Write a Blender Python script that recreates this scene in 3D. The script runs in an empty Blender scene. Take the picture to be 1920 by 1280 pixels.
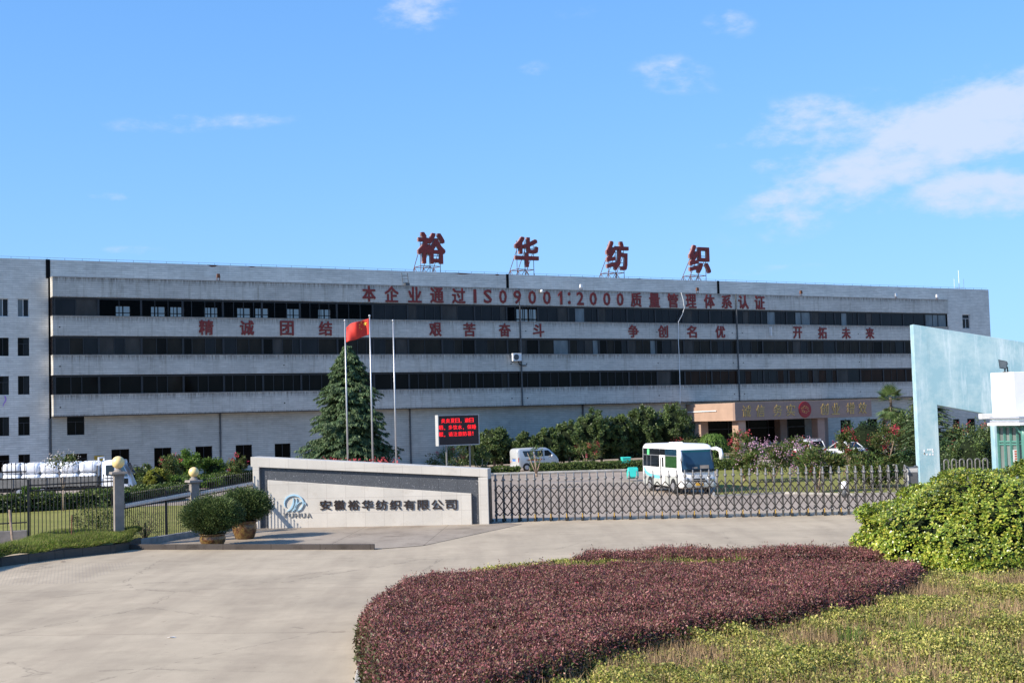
import bpy, math, random
import numpy as np
from mathutils import Vector, Matrix
random.seed(7)
rng = np.random.default_rng(11)
S = bpy.context.scene
COL = S.collection
R = math.radians
PI = math.pi

# ------------------------------------------------------------------ camera, sky, sun, exposure
FPX = 2500.0; EYE = 4.4
RHO = math.atan(.028); PIT = math.atan(143.5*math.cos(RHO)/FPX)
_f = np.array([0, math.cos(PIT), math.sin(PIT)]); _r = np.array([1., 0, 0]); _u = np.cross(_r, _f)
CR = _r*math.cos(RHO)-_u*math.sin(RHO); CU = _u*math.cos(RHO)+_r*math.sin(RHO)
cam = bpy.data.objects.new('camera', bpy.data.cameras.new('camera')); COL.objects.link(cam)
cam.data.sensor_width = 36; cam.data.lens = 36*FPX/1920; cam.data.clip_end = 6000; cam.data.clip_start = .1
cam.matrix_world = Matrix(((CR[0], CU[0], -_f[0], 0), (CR[1], CU[1], -_f[1], 0), (CR[2], CU[2], -_f[2], EYE), (0, 0, 0, 1)))
S.camera = cam
S.view_settings.view_transform = 'Standard'; S.view_settings.look = 'None'
S.view_settings.gamma = 1; S.view_settings.exposure = 0.95
SUN_AZ = R(28.4); SUN_EL = R(33)      # light travels towards +X, a little towards +Y
LD = Vector((math.cos(SUN_AZ)*math.cos(SUN_EL), math.sin(SUN_AZ)*math.cos(SUN_EL), -math.sin(SUN_EL)))
sun = bpy.data.objects.new('sun', bpy.data.lights.new('sun', 'SUN')); COL.objects.link(sun)
sun.data.energy = 4.0; sun.data.angle = R(.5); sun.data.color = (1, .915, .79)
sun.rotation_euler = LD.to_track_quat('-Z', 'Y').to_euler()
sun.location = (-60, -20, 60)

def ray(px, py): return _f*FPX+CR*(px-960)+CU*(640-py)
def gp(px, py, z=0.):                 # a measured point of the ground (or of a level z)
    d = ray(px, py); t = (z-EYE)/d[2]; return np.array([0, 0, EYE])+d*t
def at(px, py, Y):                    # a measured point at distance Y
    d = ray(px, py); return np.array([0, 0, EYE])+d*(Y/d[1])

W = bpy.data.worlds.new("World"); S.world = W; W.use_nodes = True
nt = W.node_tree; N = nt.nodes; L = nt.links
bg = N['Background']; bg.inputs[1].default_value = .115
sky = N.new('ShaderNodeTexSky'); sky.sky_type = 'NISHITA'; sky.sun_disc = False
sky.sun_elevation = SUN_EL; sky.sun_rotation = math.atan2(-LD.x, -LD.y)
sky.air_density = 1.0; sky.dust_density = .25; sky.ozone_density = 3.2; sky.altitude = 100
hsv = N.new('ShaderNodeHueSaturation'); hsv.inputs['Saturation'].default_value = 1.12; hsv.inputs['Value'].default_value = 1.0
tint = N.new('ShaderNodeMixRGB'); tint.blend_type = 'MULTIPLY'; tint.inputs[0].default_value = 1; tint.inputs[2].default_value = (.70, .83, 1.03, 1)
L.new(sky.outputs[0], hsv.inputs['Color']); L.new(hsv.outputs[0], tint.inputs[1])
# the camera's own shoulder: bright sky near the horizon is held back, deep sky lifted
def vm2(op, a, b):
    n = N.new('ShaderNodeVectorMath'); n.operation = op
    for i, q in enumerate((a, b)):
        if isinstance(q, tuple): n.inputs[i].default_value = q
        else: L.new(q, n.inputs[i])
    return n.outputs[0]
den = vm2('ADD', vm2('MULTIPLY', tint.outputs[0], (.60, .385, .22)), (1., 1., 1.))
shoulder = vm2('DIVIDE', vm2('MULTIPLY', tint.outputs[0], (1.70, 1.98, 2.05)), den)
tc = N.new('ShaderNodeTexCoord')
cn = N.new('ShaderNodeTexNoise'); cn.inputs['Scale'].default_value = 11; cn.inputs['Detail'].default_value = 11; cn.inputs['Roughness'].default_value = .66
cmap = N.new('ShaderNodeMapping'); cmap.inputs['Scale'].default_value = (1, 1, 2.1); L.new(tc.outputs['Generated'], cmap.inputs[0]); L.new(cmap.outputs[0], cn.inputs['Vector'])
cn2 = N.new('ShaderNodeTexNoise'); cn2.inputs['Scale'].default_value = 60; cn2.inputs['Detail'].default_value = 6; L.new(cmap.outputs[0], cn2.inputs['Vector'])
def vmath(op, a, b=None):
    n = N.new('ShaderNodeVectorMath'); n.operation = op
    L.new(a, n.inputs[0])
    if b is not None: n.inputs[1].default_value = b
    return n
def wm(op, a, b):
    n = N.new('ShaderNodeMath'); n.operation = op
    for i, q in enumerate((a, b)):
        if isinstance(q, (int, float)): n.inputs[i].default_value = q
        else: L.new(q, n.inputs[i])
    return n.outputs[0]
# clouds: where they stand in the sky (direction, half length, half height, tilt, strength)
CL = [(1770, 255, 290, 66, -24, 1.05), (1700, 300, 150, 34, -8, .75), (1500, 235, 130, 46, -6, .62), (1420, 265, 110, 20, -3, .5), (1900, 210, 150, 80, -10, .8), (1620, 190, 110, 26, -10, .3),
      (1840, 364, 170, 44, -2, 1.0), (1262, 140, 80, 40, 6, .34), (1300, 165, 60, 22, 2, .26), (1365, 45, 55, 28, 4, .34), (770, 22, 75, 34, -8, .62), (1600, 262, 190, 46, -14, .5), (206, 368, 46, 9, 3, .75), (1005, 128, 45, 17, 0, .3),
      (370, 230, 190, 20, -2, .3), (265, 470, 70, 10, 2, .33), (1080, 20, 60, 22, -5, .22), (1150, 280, 170, 16, -4, .13), (1450, 505, 120, 12, -4, .25)]
tot = None
for (px, py, a, b, tilt, k) in CL:
    c = ray(px, py); c /= np.linalg.norm(c)
    e1 = CR*math.cos(R(tilt))+CU*math.sin(R(-tilt)); e1 -= c*(e1@c); e1 /= np.linalg.norm(e1); e2 = np.cross(c, e1)
    u = vmath('DOT_PRODUCT', tc.outputs['Generated'], tuple(e1/(a/FPX))).outputs['Value']
    v = vmath('DOT_PRODUCT', tc.outputs['Generated'], tuple(e2/(b/FPX))).outputs['Value']
    d = wm('ADD', wm('MULTIPLY', u, u), wm('MULTIPLY', v, v))
    g = wm('MULTIPLY', wm('DIVIDE', 1.0, wm('ADD', 1.0, wm('MULTIPLY', d, d))), k)
    tot = g if tot is None else wm('MAXIMUM', tot, g)
nz = wm('ADD', wm('MULTIPLY', wm('SUBTRACT', cn.outputs[0], .5), 2.6), wm('MULTIPLY', wm('SUBTRACT', cn2.outputs[0], .5), .85))
near = N.new('ShaderNodeMapRange'); near.interpolation_type = 'SMOOTHSTEP'; near.inputs['From Min'].default_value = .03; near.inputs['From Max'].default_value = .35; L.new(tot, near.inputs[0])
val = wm('ADD', tot, wm('MULTIPLY', nz, near.outputs[0]))
fr = N.new('ShaderNodeMapRange'); fr.interpolation_type = 'SMOOTHSTEP'; fr.inputs['From Min'].default_value = .20; fr.inputs['From Max'].default_value = 1.10; fr.inputs['To Max'].default_value = .9; L.new(val, fr.inputs[0])
cmix = N.new('ShaderNodeMixRGB'); L.new(fr.outputs[0], cmix.inputs[0]); L.new(shoulder, cmix.inputs[1])
cmix.inputs[2].default_value = (3.05, 3.55, 4.75, 1)
L.new(cmix.outputs[0], bg.inputs[0])

# ------------------------------------------------------------------ materials
MATS = {}
class NB:
    def __init__(s, name):
        s.m = bpy.data.materials.new(name); s.m.use_nodes = True; s.t = s.m.node_tree; s.n = s.t.nodes; s.l = s.t.links
        s.p = s.n['Principled BSDF']; MATS[name] = s.m; s.out = s.n['Material Output']
    def new(s, k, **kw):
        n = s.n.new('ShaderNode'+k)
        for a, v in kw.items(): setattr(n, a, v)
        return n
    def link(s, a, b): s.l.new(a, b)
    def obj(s): return s.new('TexCoord').outputs['Object']
    def mapping(s, vec, scale=(1, 1, 1), rot=(0, 0, 0), loc=(0, 0, 0)):
        m = s.new('Mapping'); m.inputs['Scale'].default_value = scale; m.inputs['Rotation'].default_value = rot; m.inputs['Location'].default_value = loc
        s.link(vec, m.inputs[0]); return m.outputs[0]
    def noise(s, vec, scale, detail=4, rough=.55, dist=0):
        n = s.new('TexNoise'); n.inputs['Scale'].default_value = scale; n.inputs['Detail'].default_value = detail; n.inputs['Roughness'].default_value = rough; n.inputs['Distortion'].default_value = dist
        s.link(vec, n.inputs['Vector']); return n.outputs[0]
    def ramp(s, fac, stops):
        r = s.new('ValToRGB'); e = r.color_ramp.elements
        while len(e) < len(stops): e.new(.5)
        for q, (p, c) in zip(e, stops): q.position = p; q.color = (c[0], c[1], c[2], 1) if not isinstance(c, (int, float)) else (c, c, c, 1)
        s.link(fac, r.inputs[0]); return r.outputs[0]
    def mix(s, fac, a, b, mode='MIX'):
        m = s.new('MixRGB', blend_type=mode)
        for i, q in enumerate((fac, a, b)):
            if isinstance(q, (int, float)): m.inputs[i].default_value = q if i == 0 else (q, q, q, 1)
            elif isinstance(q, tuple): m.inputs[i].default_value = (*q, 1)
            else: s.link(q, m.inputs[i])
        return m.outputs[0]
    def math(s, op, a, b=0.):
        m = s.new('Math', operation=op)
        for i, q in enumerate((a, b)):
            if isinstance(q, (int, float)): m.inputs[i].default_value = q
            else: s.link(q, m.inputs[i])
        return m.outputs[0]
    def color(s, c):
        if isinstance(c, tuple): s.p.inputs['Base Color'].default_value = (*c, 1)
        else: s.link(c, s.p.inputs['Base Color'])
    def set(s, rough=.6, metal=0., spec=.5):
        s.p.inputs['Roughness'].default_value = rough; s.p.inputs['Metallic'].default_value = metal; s.p.inputs['Specular IOR Level'].default_value = spec
    def bump(s, h, strength=.2, dist=.02):
        b = s.new('Bump'); b.inputs['Strength'].default_value = strength; b.inputs['Distance'].default_value = dist
        s.link(h, b.inputs['Height']); s.link(b.outputs[0], s.p.inputs['Normal'])

def plain(name, c, rough=.6, metal=0., var=.12, scale=6, spec=.5):
    b = NB(name); v = b.obj(); n = b.noise(v, scale, 5, .6)
    b.color(b.mix(1.0, tuple(c), b.ramp(n, [(.25, 1-var*1.6), (.75, 1+var*.4)]), 'MULTIPLY')); b.set(rough, metal, spec); return b.m

def leafmat(name, cols, rough=.55, trans=.25, clump=.9, spec=.3):
    b = NB(name); g = b.new('NewGeometry'); ri = g.outputs['Random Per Island']
    k = len(cols); c = b.ramp(ri, [((i+.5)/k, q) for i, q in enumerate(cols)])
    n = b.noise(b.mapping(g.outputs['Position']), clump, 3)
    c = b.mix(1.0, c, b.ramp(n, [(.3, .68), (.7, 1.24)]), 'MULTIPLY')
    b.color(c); b.set(rough, 0, spec)
    tr = b.new('BsdfTranslucent'); b.link(c, tr.inputs[0])
    ms = b.new('MixShader'); ms.inputs[0].default_value = trans
    b.link(b.p.outputs[0], ms.inputs[1]); b.link(tr.outputs[0], ms.inputs[2]); b.link(ms.outputs[0], b.out.inputs[0])
    return b.m

def tile_mat():
    b = NB('white wall tile'); o = b.obj(); sx = b.new('SeparateXYZ'); b.link(o, sx.inputs[0])
    cx = b.new('CombineXYZ'); b.link(b.math('ADD', sx.outputs[0], sx.outputs[1]), cx.inputs[0]); b.link(sx.outputs[2], cx.inputs[1]); v = cx.outputs[0]
    br = b.new('TexBrick'); br.offset = .5; b.link(v, br.inputs['Vector'])
    br.inputs['Scale'].default_value = 1; br.inputs['Brick Width'].default_value = .50; br.inputs['Row Height'].default_value = .185; br.inputs['Mortar Size'].default_value = .017; br.inputs['Mortar Smooth'].default_value = .25
    br.inputs['Color1'].default_value = (.74, .712, .65, 1); br.inputs['Color2'].default_value = (.65, .625, .57, 1); br.inputs['Mortar'].default_value = (.64, .615, .56, 1)
    row = b.math('ABSOLUTE', b.math('SUBTRACT', b.math('MODULO', b.math('ADD', sx.outputs[2], 1.85), .185), .0925)); c = b.mix(b.ramp(row, [(.068, 0.), (.088, .48)]), br.outputs['Color'], (.20, .195, .18))
    c = b.mix(1.0, c, b.ramp(b.noise(b.mapping(v, (.9, 5.4, 1)), 1.0, 2), [(.35, .91), (.6, 1.03)]), 'MULTIPLY')
    # large patches of weathering, vertical rain streaks, dirt just under the top edge of the bands
    c = b.mix(1.0, c, b.ramp(b.noise(v, .35, 5, .6), [(.3, .82), (.62, 1.02)]), 'MULTIPLY')
    st = b.noise(b.mapping(v, (2.6, .16, 1)), 1.0, 6, .7)
    onb = b.math('LESS_THAN', sx.outputs[1], -.5); gf_shade = b.math('MULTIPLY', b.math('LESS_THAN', sx.outputs[2], 5.6), b.math('GREATER_THAN', sx.outputs[0], .01)); c = b.mix(b.math('MULTIPLY', gf_shade, b.math('SUBTRACT', 1., onb)), c, (.70, .71, .70), 'MULTIPLY'); c = b.mix(b.math('ADD', b.math('MULTIPLY', onb, .45), .25), c, b.ramp(st, [(.32, (.60, .56, .50)), (.48, (1, 1, 1))]), 'MULTIPLY')  # shade under the overhang multiplied into the ground-floor tile colour; then rain streaks
    c = b.mix(b.math('ADD', b.math('MULTIPLY', onb, .5), .25), c, b.ramp(b.noise(b.mapping(v, (5.5, 6, 1)), 1.0, 7, .75), [(.31, (.32, .29, .25)), (.40, (1, 1, 1))]), 'MULTIPLY')
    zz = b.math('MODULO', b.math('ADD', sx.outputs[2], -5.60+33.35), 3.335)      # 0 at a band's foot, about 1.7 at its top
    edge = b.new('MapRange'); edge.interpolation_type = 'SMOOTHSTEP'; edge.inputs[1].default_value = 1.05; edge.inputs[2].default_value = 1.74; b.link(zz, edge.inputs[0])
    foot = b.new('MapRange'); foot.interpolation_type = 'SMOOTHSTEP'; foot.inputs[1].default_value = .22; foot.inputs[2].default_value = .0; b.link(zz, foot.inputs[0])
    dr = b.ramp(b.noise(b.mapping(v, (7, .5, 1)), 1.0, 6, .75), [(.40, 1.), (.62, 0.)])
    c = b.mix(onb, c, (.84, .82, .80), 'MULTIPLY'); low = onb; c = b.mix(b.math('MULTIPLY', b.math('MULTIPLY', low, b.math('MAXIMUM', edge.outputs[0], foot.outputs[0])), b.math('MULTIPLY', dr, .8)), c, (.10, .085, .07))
    b.color(c); b.set(.42, 0, .4); b.bump(br.outputs['Fac'], -.25, .01); return b.m
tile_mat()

def concrete(name, c, jointx=5.0, jointy=4.5, rot=0., grooves=False, dirt=.5, streak=.5):
    b = NB(name); g = b.new('NewGeometry'); v = b.mapping(g.outputs['Position'], rot=(0, 0, rot))
    n = b.ramp(b.noise(v, .22, 6, .6), [(.28, .80), (.7, 1.08)])
    col = b.mix(1.0, c, n, 'MULTIPLY')
    col = b.mix(b.ramp(b.noise(v, .55, 6, .65), [(.50, 0.), (.66, .5)]), col, tuple(q*.80 for q in c))
    col = b.mix(1.0, col, b.ramp(b.noise(v, 2.2, 6, .65), [(.25, .88), (.75, 1.06)]), 'MULTIPLY')
    col = b.mix(1.0, col, b.ramp(b.noise(v, 45, 3, .7), [(.25, .86), (.7, 1.05)]), 'MULTIPLY')
    # tyre-polished streaks and dirt blotches
    st = b.noise(b.mapping(g.outputs['Position'], (.9, .12, 1), (0, 0, R(64))), 1.0, 4, .55)
    col = b.mix(streak, col, b.ramp(st, [(.40, (.74, .72, .72)), (.56, (1, 1, 1))]), 'MULTIPLY')
    col = b.mix(dirt, col, b.ramp(b.noise(v, .75, 7, .7), [(.34, (.52, .49, .46)), (.50, (1, 1, 1))]), 'MULTIPLY')
    oil = b.noise(v, 1.7, 3, .5); col = b.mix(.55, col, b.ramp(oil, [(.24, (.45, .42, .40)), (.31, (1, 1, 1))]), 'MULTIPLY')
    spk = b.noise(v, 9, 2, .5); col = b.mix(.8, col, b.ramp(spk, [(.22, (.4, .37, .34)), (.27, (1, 1, 1))]), 'MULTIPLY')
    br = b.new('TexBrick'); br.offset = .0; b.link(b.mapping(g.outputs['Position'], rot=(0, 0, rot), loc=(331.3, 2.1, 0)), br.inputs['Vector'])
    br.inputs['Scale'].default_value = 1; br.inputs['Brick Width'].default_value = jointx; br.inputs['Row Height'].default_value = jointy; br.inputs['Mortar Size'].default_value = .012; br.inputs['Mortar Smooth'].default_value = .3
    br.inputs['Color1'].default_value = (1, 1, 1, 1); br.inputs['Color2'].default_value = (.94, .935, .93, 1); br.inputs['Mortar'].default_value = (.42, .39, .36, 1)
    col = b.mix(1.0, col, br.outputs['Color'], 'MULTIPLY')
    vo = b.new('TexVoronoi', feature='DISTANCE_TO_EDGE'); vo.inputs['Scale'].default_value = .16
    b.link(b.mix(.22, v, b.new('TexNoise').outputs['Color'], 'ADD') if False else v, vo.inputs['Vector'])
    wob = b.noise(v, 1.5, 5, .6); dd = b.math('ADD', vo.outputs['Distance'], b.math('MULTIPLY', b.math('SUBTRACT', wob, .5), .09))
    ck = b.ramp(b.math('ABSOLUTE', dd), [(.0, .55), (.0045, 1.)])
    gate = b.ramp(b.noise(v, .1, 2), [(.45, 0.), (.55, .8)])
    col = b.mix(gate, col, b.mix(1.0, col, ck, 'MULTIPLY'))
    if grooves:
        s = b.new('SeparateXYZ'); b.link(g.outputs['Position'], s.inputs[0])
        def band(o, lo, hi):
            a = b.math('GREATER_THAN', o, lo); c2 = b.math('LESS_THAN', o, hi); return b.math('MULTIPLY', a, c2)
        m = b.math('MULTIPLY', band(s.outputs[0], -19.5, -12.6), band(s.outputs[1], 38.8, 44.4))
        wv = b.math('SINE', b.math('MULTIPLY', b.math('ADD', s.outputs[0], b.math('MULTIPLY', s.outputs[1], .33)), 58))
        col = b.mix(b.math('MULTIPLY', m, b.math('MULTIPLY', b.math('GREATER_THAN', wv, .45), .2)), col, (.2, .18, .17))
    b.color(col); b.set(.82, 0, .3); b.bump(b.noise(v, 30, 4, .7), .12, .02); return b.m
concrete('road concrete', (.49, .402, .288), 900, 7.5, R(6), True, .18, .42)
concrete('yard concrete', (.40, .325, .258), 60, 6, R(-4), False, .3, .35)
concrete('old pavement concrete', (.37, .305, .235), 3.5, 3.0, R(3), False, .7, .3)
concrete('kerb concrete', (.40, .38, .35), 1.0, 50, 0, False, .7, 0)
concrete('dark kerb', (.075, .062, .055), 1.6, 40, R(-16), False, .9, 0)
concrete('mossy kerb', (.10, .09, .078), 1.1, 40, R(-50), False, .9, 0)

def granite(name, c, spk, bw, bh, joint, fleck=0., rough=.55, streaks=False):
    b = NB(name); o = b.obj(); sx = b.new('SeparateXYZ'); b.link(o, sx.inputs[0])
    cx = b.new('CombineXYZ'); b.link(b.math('ADD', sx.outputs[0], sx.outputs[1]), cx.inputs[0]); b.link(sx.outputs[2], cx.inputs[1]); v = cx.outputs[0]
    br = b.new('TexBrick'); br.offset = 0; b.link(v, br.inputs['Vector'])
    br.inputs['Scale'].default_value = 1; br.inputs['Brick Width'].default_value = bw; br.inputs['Row Height'].default_value = bh; br.inputs['Mortar Size'].default_value = .007; br.inputs['Mortar Smooth'].default_value = .2
    br.inputs['Color1'].default_value = (*c, 1); br.inputs['Color2'].default_value = (*[q*.93 for q in c], 1); br.inputs['Mortar'].default_value = (*joint, 1)
    col = b.mix(1.0, br.outputs[0], b.ramp(b.noise(o, 38, 4, .8), [(.3, 1-spk), (.7, 1+spk*.5)]), 'MULTIPLY')
    if fleck: col = b.mix(b.ramp(b.noise(o, 24, 2, .6), [(.66, 0.), (.72, fleck)]), col, (.55, .55, .58))
    col = b.mix(1.0, col, b.ramp(b.noise(o, .9, 5, .6), [(.3, .88), (.7, 1.04)]), 'MULTIPLY')
    if streaks:
        st = b.noise(b.mapping(v, (5, .5, 1)), 1.0, 6, .7); col = b.mix(.7, col, b.ramp(st, [(.27, (.55, .44, .38)), (.36, (1, 1, 1))]), 'MULTIPLY')
        st = b.noise(v, 1.6, 7, .7); col = b.mix(.4, col, b.ramp(st, [(.3, (.7, .64, .58)), (.45, (1, 1, 1))]), 'MULTIPLY')
    b.color(col); b.set(rough, 0, .45); return b.m
granite('pale granite', (.575, .535, .475), .16, .82, .62, (.40, .36, .32), 0, .55, True)
granite('dark speckled granite', (.085, .09, .10), .5, .82, 3, (.03, .03, .035), .75, .4)
granite('pink stone cladding', (.30, .205, .165), .12, 1.3, .95, (.16, .11, .10), 0, .5)
granite('warm stone cladding', (.43, .29, .215), .10, 1.3, .95, (.33, .22, .17), 0, .5)

def paint_blue():
    b = NB('weathered blue paint'); o = b.obj()
    c = b.mix(b.ramp(b.noise(o, .8, 8, .7), [(.42, 0.), (.62, .8)]), (.270, .435, .49), (.46, .58, .60))
    s1 = b.noise(b.mapping(o, (2.2, 2.2, .25)), 1.0, 8, .78); c = b.mix(b.ramp(s1, [(.52, 0.), (.66, .75)]), c, (.60, .69, .72))
    c = b.mix(b.ramp(b.noise(o, 3.4, 8, .78), [(.62, 0.), (.70, .55)]), c, (.62, .68, .70))
    s2 = b.noise(b.mapping(o, (4, 4, .35), loc=(3, 1, 7)), 1.0, 6, .7); c = b.mix(.45, c, b.ramp(s2, [(.28, (.62, .66, .68)), (.42, (1, 1, 1))]), 'MULTIPLY')
    b.color(c); b.set(.65, 0, .35); b.bump(b.noise(o, 4, 6, .7), .15, .03); return b.m
paint_blue()
plain('white render', (.80, .80, .79), .7, 0, .06, 2)
plain('grey metal', (.20, .195, .19), .5, .25, .15, 8)
plain('steel', (.55, .56, .58), .35, .8, .12, 8)
plain('galvanised pole', (.48, .48, .49), .42, .6, .08, 4)
plain('black iron', (.018, .018, .020), .5, .1, .3, 8)
plain('dark bronze', (.036, .031, .029), .45, .4, .2, 8)
plain('yellow paint', (.50, .30, .05), .5, 0, .15, 9)
plain('rust', (.16, .065, .035), .85, 0, .3, 9)
plain('dark window frame', (.030, .030, .033), .5, .3, .2, 5)
plain('white window frame', (.62, .63, .63), .5, 0, .1, 5)
plain('green window frame', (.085, .235, .195), .4, 0, .1, 5)
plain('pipe grey', (.085, .09, .095), .6, 0, .2, 3)
plain('dark void', (.006, .006, .007), .8, 0, .1, 3, .1)
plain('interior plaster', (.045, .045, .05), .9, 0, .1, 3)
plain('ledge concrete', (.36, .345, .32), .85, 0, .3, 2.5)
plain('fence pillar concrete', (.27, .235, .205), .85, 0, .25, 3)
plain('cream lamp glass', (.86, .64, .28), .35, 0, .05, 3)
plain('sign red', (.235, .020, .014), .5, 0, .2, 2)
plain('sign red edge', (.34, .20, .18), .5, 0, .2, 3)
plain('gold letters', (.55, .37, .13), .35, .4, .2, 8)
plain('dark letters', (.045, .030, .024), .4, .2, .2, 8)
plain('emblem blue', (.42, .62, .75), .35, .1, .1, 8)
plain('grey letters', (.30, .29, .27), .4, .3, .1, 8)
plain('emblem red', (.27, .004, .008), .4, 0, .1, 4)
plain('flag red', (.60, .030, .018), .7, 0, .08, 4)
plain('flag yellow', (.85, .55, .06), .7, 0, .05, 4)
plain('white car paint', (.80, .81, .83), .22, 0, .04, 3, .6)
def dusty(name, c):
    b = NB(name); o = b.obj(); z = b.new('SeparateXYZ'); b.link(o, z.inputs[0]); n = b.noise(o, 3.5, 6, .7)
    k = b.new('MapRange'); k.inputs[1].default_value = 1.1; k.inputs[2].default_value = .3; b.link(z.outputs[2], k.inputs[0])
    b.color(b.mix(b.math('MULTIPLY', k.outputs[0], b.math('MULTIPLY', n, .9)), c, (.36, .30, .23))); b.set(.28, 0, .6)
dusty('cream bus paint', (.86, .845, .82))
plain('grey bus paint', (.42, .43, .40), .35, 0, .1, 2)
plain('sky blue stripe', (.18, .60, .78), .35, 0, .1, 3)
plain('silver car paint', (.56, .57, .57), .28, .35, .06, 3, .6)
plain('dark car paint', (.018, .024, .045), .2, 0, .1, 3, .7)
plain('tyre', (.022, .022, .022), .9, 0, .2, 9)
plain('rim', (.50, .50, .52), .35, .7, .1, 9)
plain('car glass', (.012, .015, .019), .06, 0, .1, 2, .7)
plain('blue car glass', (.018, .050, .085), .06, 0, .2, 1.2, .9)
plain('green curtain glass', (.035, .10, .035), .12, 0, .5, 7, .6)
plain('chrome lamp', (.70, .71, .72), .18, .5, .1, 9)
plain('red lamp', (.45, .012, .012), .25, 0, .1, 9)
plain('orange decal', (.55, .09, .05), .4, 0, .2, 9)
plain('number plate yellow', (.75, .40, .04), .45, 0, .1, 9)
plain('number plate blue', (.06, .20, .72), .45, 0, .1, 9)
plain('green sticker', (.14, .68, .25), .5, 0, .1, 9)
plain('bale plastic', (.86, .87, .90), .28, 0, .06, 4, .6)
plain('truck bed', (.19, .185, .175), .7, .1, .3, 3)
plain('teal plastic', (.035, .50, .42), .45, 0, .1, 4)
plain('teal plastic light', (.045, .58, .50), .45, 0, .1, 4)
plain('dark teal', (.012, .075, .085), .15, 0, .1, 4)
plain('cabinet grey', (.42, .42, .41), .5, 0, .1, 4)
plain('pale ornament', (.80, .68, .58), .7, 0, .1, 4)
plain('yellow board', (.50, .31, .025), .6, 0, .25, 4)
plain('lilac cloth', (.45, .28, .68), .8, 0, .1, 8)
plain('white plastic', (.75, .75, .74), .4, 0, .06, 4)
def pot_mat():
    b = NB('glazed pot'); o = b.obj(); n = b.noise(b.mapping(o, (1, 1, 1.3)), 5.5, 5, .6, 1.6)
    c = b.mix(b.ramp(n, [(.47, 0.), (.52, 1.)]), (.105, .042, .016), (.19, .115, .034)); c = b.mix(1.0, c, b.ramp(b.noise(o, 14, 4, .7), [(.3, .5), (.6, 1.1)]), 'MULTIPLY')
    b.color(c); b.set(.3, 0, .6); b.bump(n, .4, .02)
pot_mat()
plain('soil', (.05, .035, .022), .95, 0, .4, 8)
plain('bark', (.13, .095, .07), .9, 0, .35, 9)
plain('pale bark', (.36, .26, .19), .85, 0, .35, 9)
plain('palm fibre', (.19, .085, .035), .95, 0, .4, 9)
plain('log pale', (.55, .46, .36), .9, 0, .3, 6)
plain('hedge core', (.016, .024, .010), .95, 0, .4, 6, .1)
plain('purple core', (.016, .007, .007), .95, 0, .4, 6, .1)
def glassmat(name, tint, refl):
    b = NB(name); b.n.remove(b.p)
    t = b.new('BsdfTransparent'); t.inputs[0].default_value = (*tint, 1); g = b.new('BsdfGlossy'); g.inputs[0].default_value = (.9, .95, 1, 1); g.inputs['Roughness'].default_value = .05
    fz = b.new('Fresnel'); fz.inputs[0].default_value = refl; m = b.new('MixShader'); b.link(fz.outputs[0], m.inputs[0]); b.link(t.outputs[0], m.inputs[1]); b.link(g.outputs[0], m.inputs[2]); b.link(m.outputs[0], b.out.inputs[0]); return b.m
glassmat('tinted see-through glass', (.205, .19, .185), 1.12)
def darkglass(name, c, rough=.09, spec=.35):
    b = NB(name); o = b.obj(); n = b.noise(b.mapping(o, (1.1, 1.1, .35)), 1.0, 3); b.color(b.mix(1.0, c, b.ramp(n, [(.3, .55), (.7, 1.25)]), 'MULTIPLY')); b.set(rough, 0, spec); return b.m
darkglass('window glass blue', (.013, .012, .014), .09, .16); darkglass('window glass brown', (.022, .018, .014), .09, .08); darkglass('window glass warm', (.028, .013, .008), .09, .08); darkglass('window glass black', (.0075, .006, .005), .09, .07)
darkglass('curtained glass', (.125, .145, .155), .2); darkglass('grey panel glass', (.050, .044, .040), .25, .15); darkglass('pale booth glass', (.17, .20, .19), .12, .6)
def emit(name, c, s):
    b = NB(name); b.p.inputs['Base Color'].default_value = (.02, 0, 0, 1); b.p.inputs['Emission Color'].default_value = (*c, 1); b.p.inputs['Emission Strength'].default_value = s; return b.m
emit('led red', (1, .012, .02), .95)
plain('led black', (.012, .004, .006), .45, 0, .1, 8)
# foliage
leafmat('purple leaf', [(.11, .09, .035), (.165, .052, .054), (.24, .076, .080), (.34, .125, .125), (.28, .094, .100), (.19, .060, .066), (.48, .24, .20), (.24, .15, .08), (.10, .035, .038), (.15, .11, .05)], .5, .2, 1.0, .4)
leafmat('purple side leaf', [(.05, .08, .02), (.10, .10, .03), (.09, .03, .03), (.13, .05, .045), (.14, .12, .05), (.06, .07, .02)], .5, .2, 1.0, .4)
leafmat('glossy shrub leaf', [(.15, .235, .026), (.25, .325, .04), (.35, .40, .055), (.44, .46, .075), (.30, .36, .045), (.52, .46, .085), (.19, .275, .032), (.10, .17, .022)], .30, .25, .9, .5)
leafmat('yellow cover leaf', [(.17, .205, .045), (.31, .32, .07), (.56, .49, .14), (.43, .42, .09), (.28, .21, .085), (.72, .62, .21), (.22, .26, .052), (.35, .37, .075), (.12, .15, .036)], .5, .25, .8, .3)
leafmat('dry twig', [(.33, .225, .125), (.22, .145, .08), (.44, .31, .18)], .8, .05, .8, .2)
leafmat('grass blade', [(.12, .18, .030), (.17, .23, .035), (.22, .25, .05), (.25, .22, .09)], .6, .3, .7, .2)
leafmat('pink flower', [(.55, .035, .09), (.62, .08, .12), (.45, .03, .06)], .6, .3, 2, .2)
leafmat('red flower', [(.52, .08, .09), (.48, .12, .10), (.42, .05, .07)], .6, .3, 2, .2)
leafmat('lilac flower', [(.62, .35, .50), (.68, .45, .56), (.50, .25, .38)], .6, .3, 2, .2)
leafmat('white flower', [(.7, .66, .64), (.66, .55, .52)], .6, .3, 2, .2)
leafmat('cedar needle', [(.036, .072, .030), (.066, .115, .048), (.11, .165, .072), (.18, .225, .115), (.085, .14, .058)], .6, .12, .7, .2)
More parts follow.
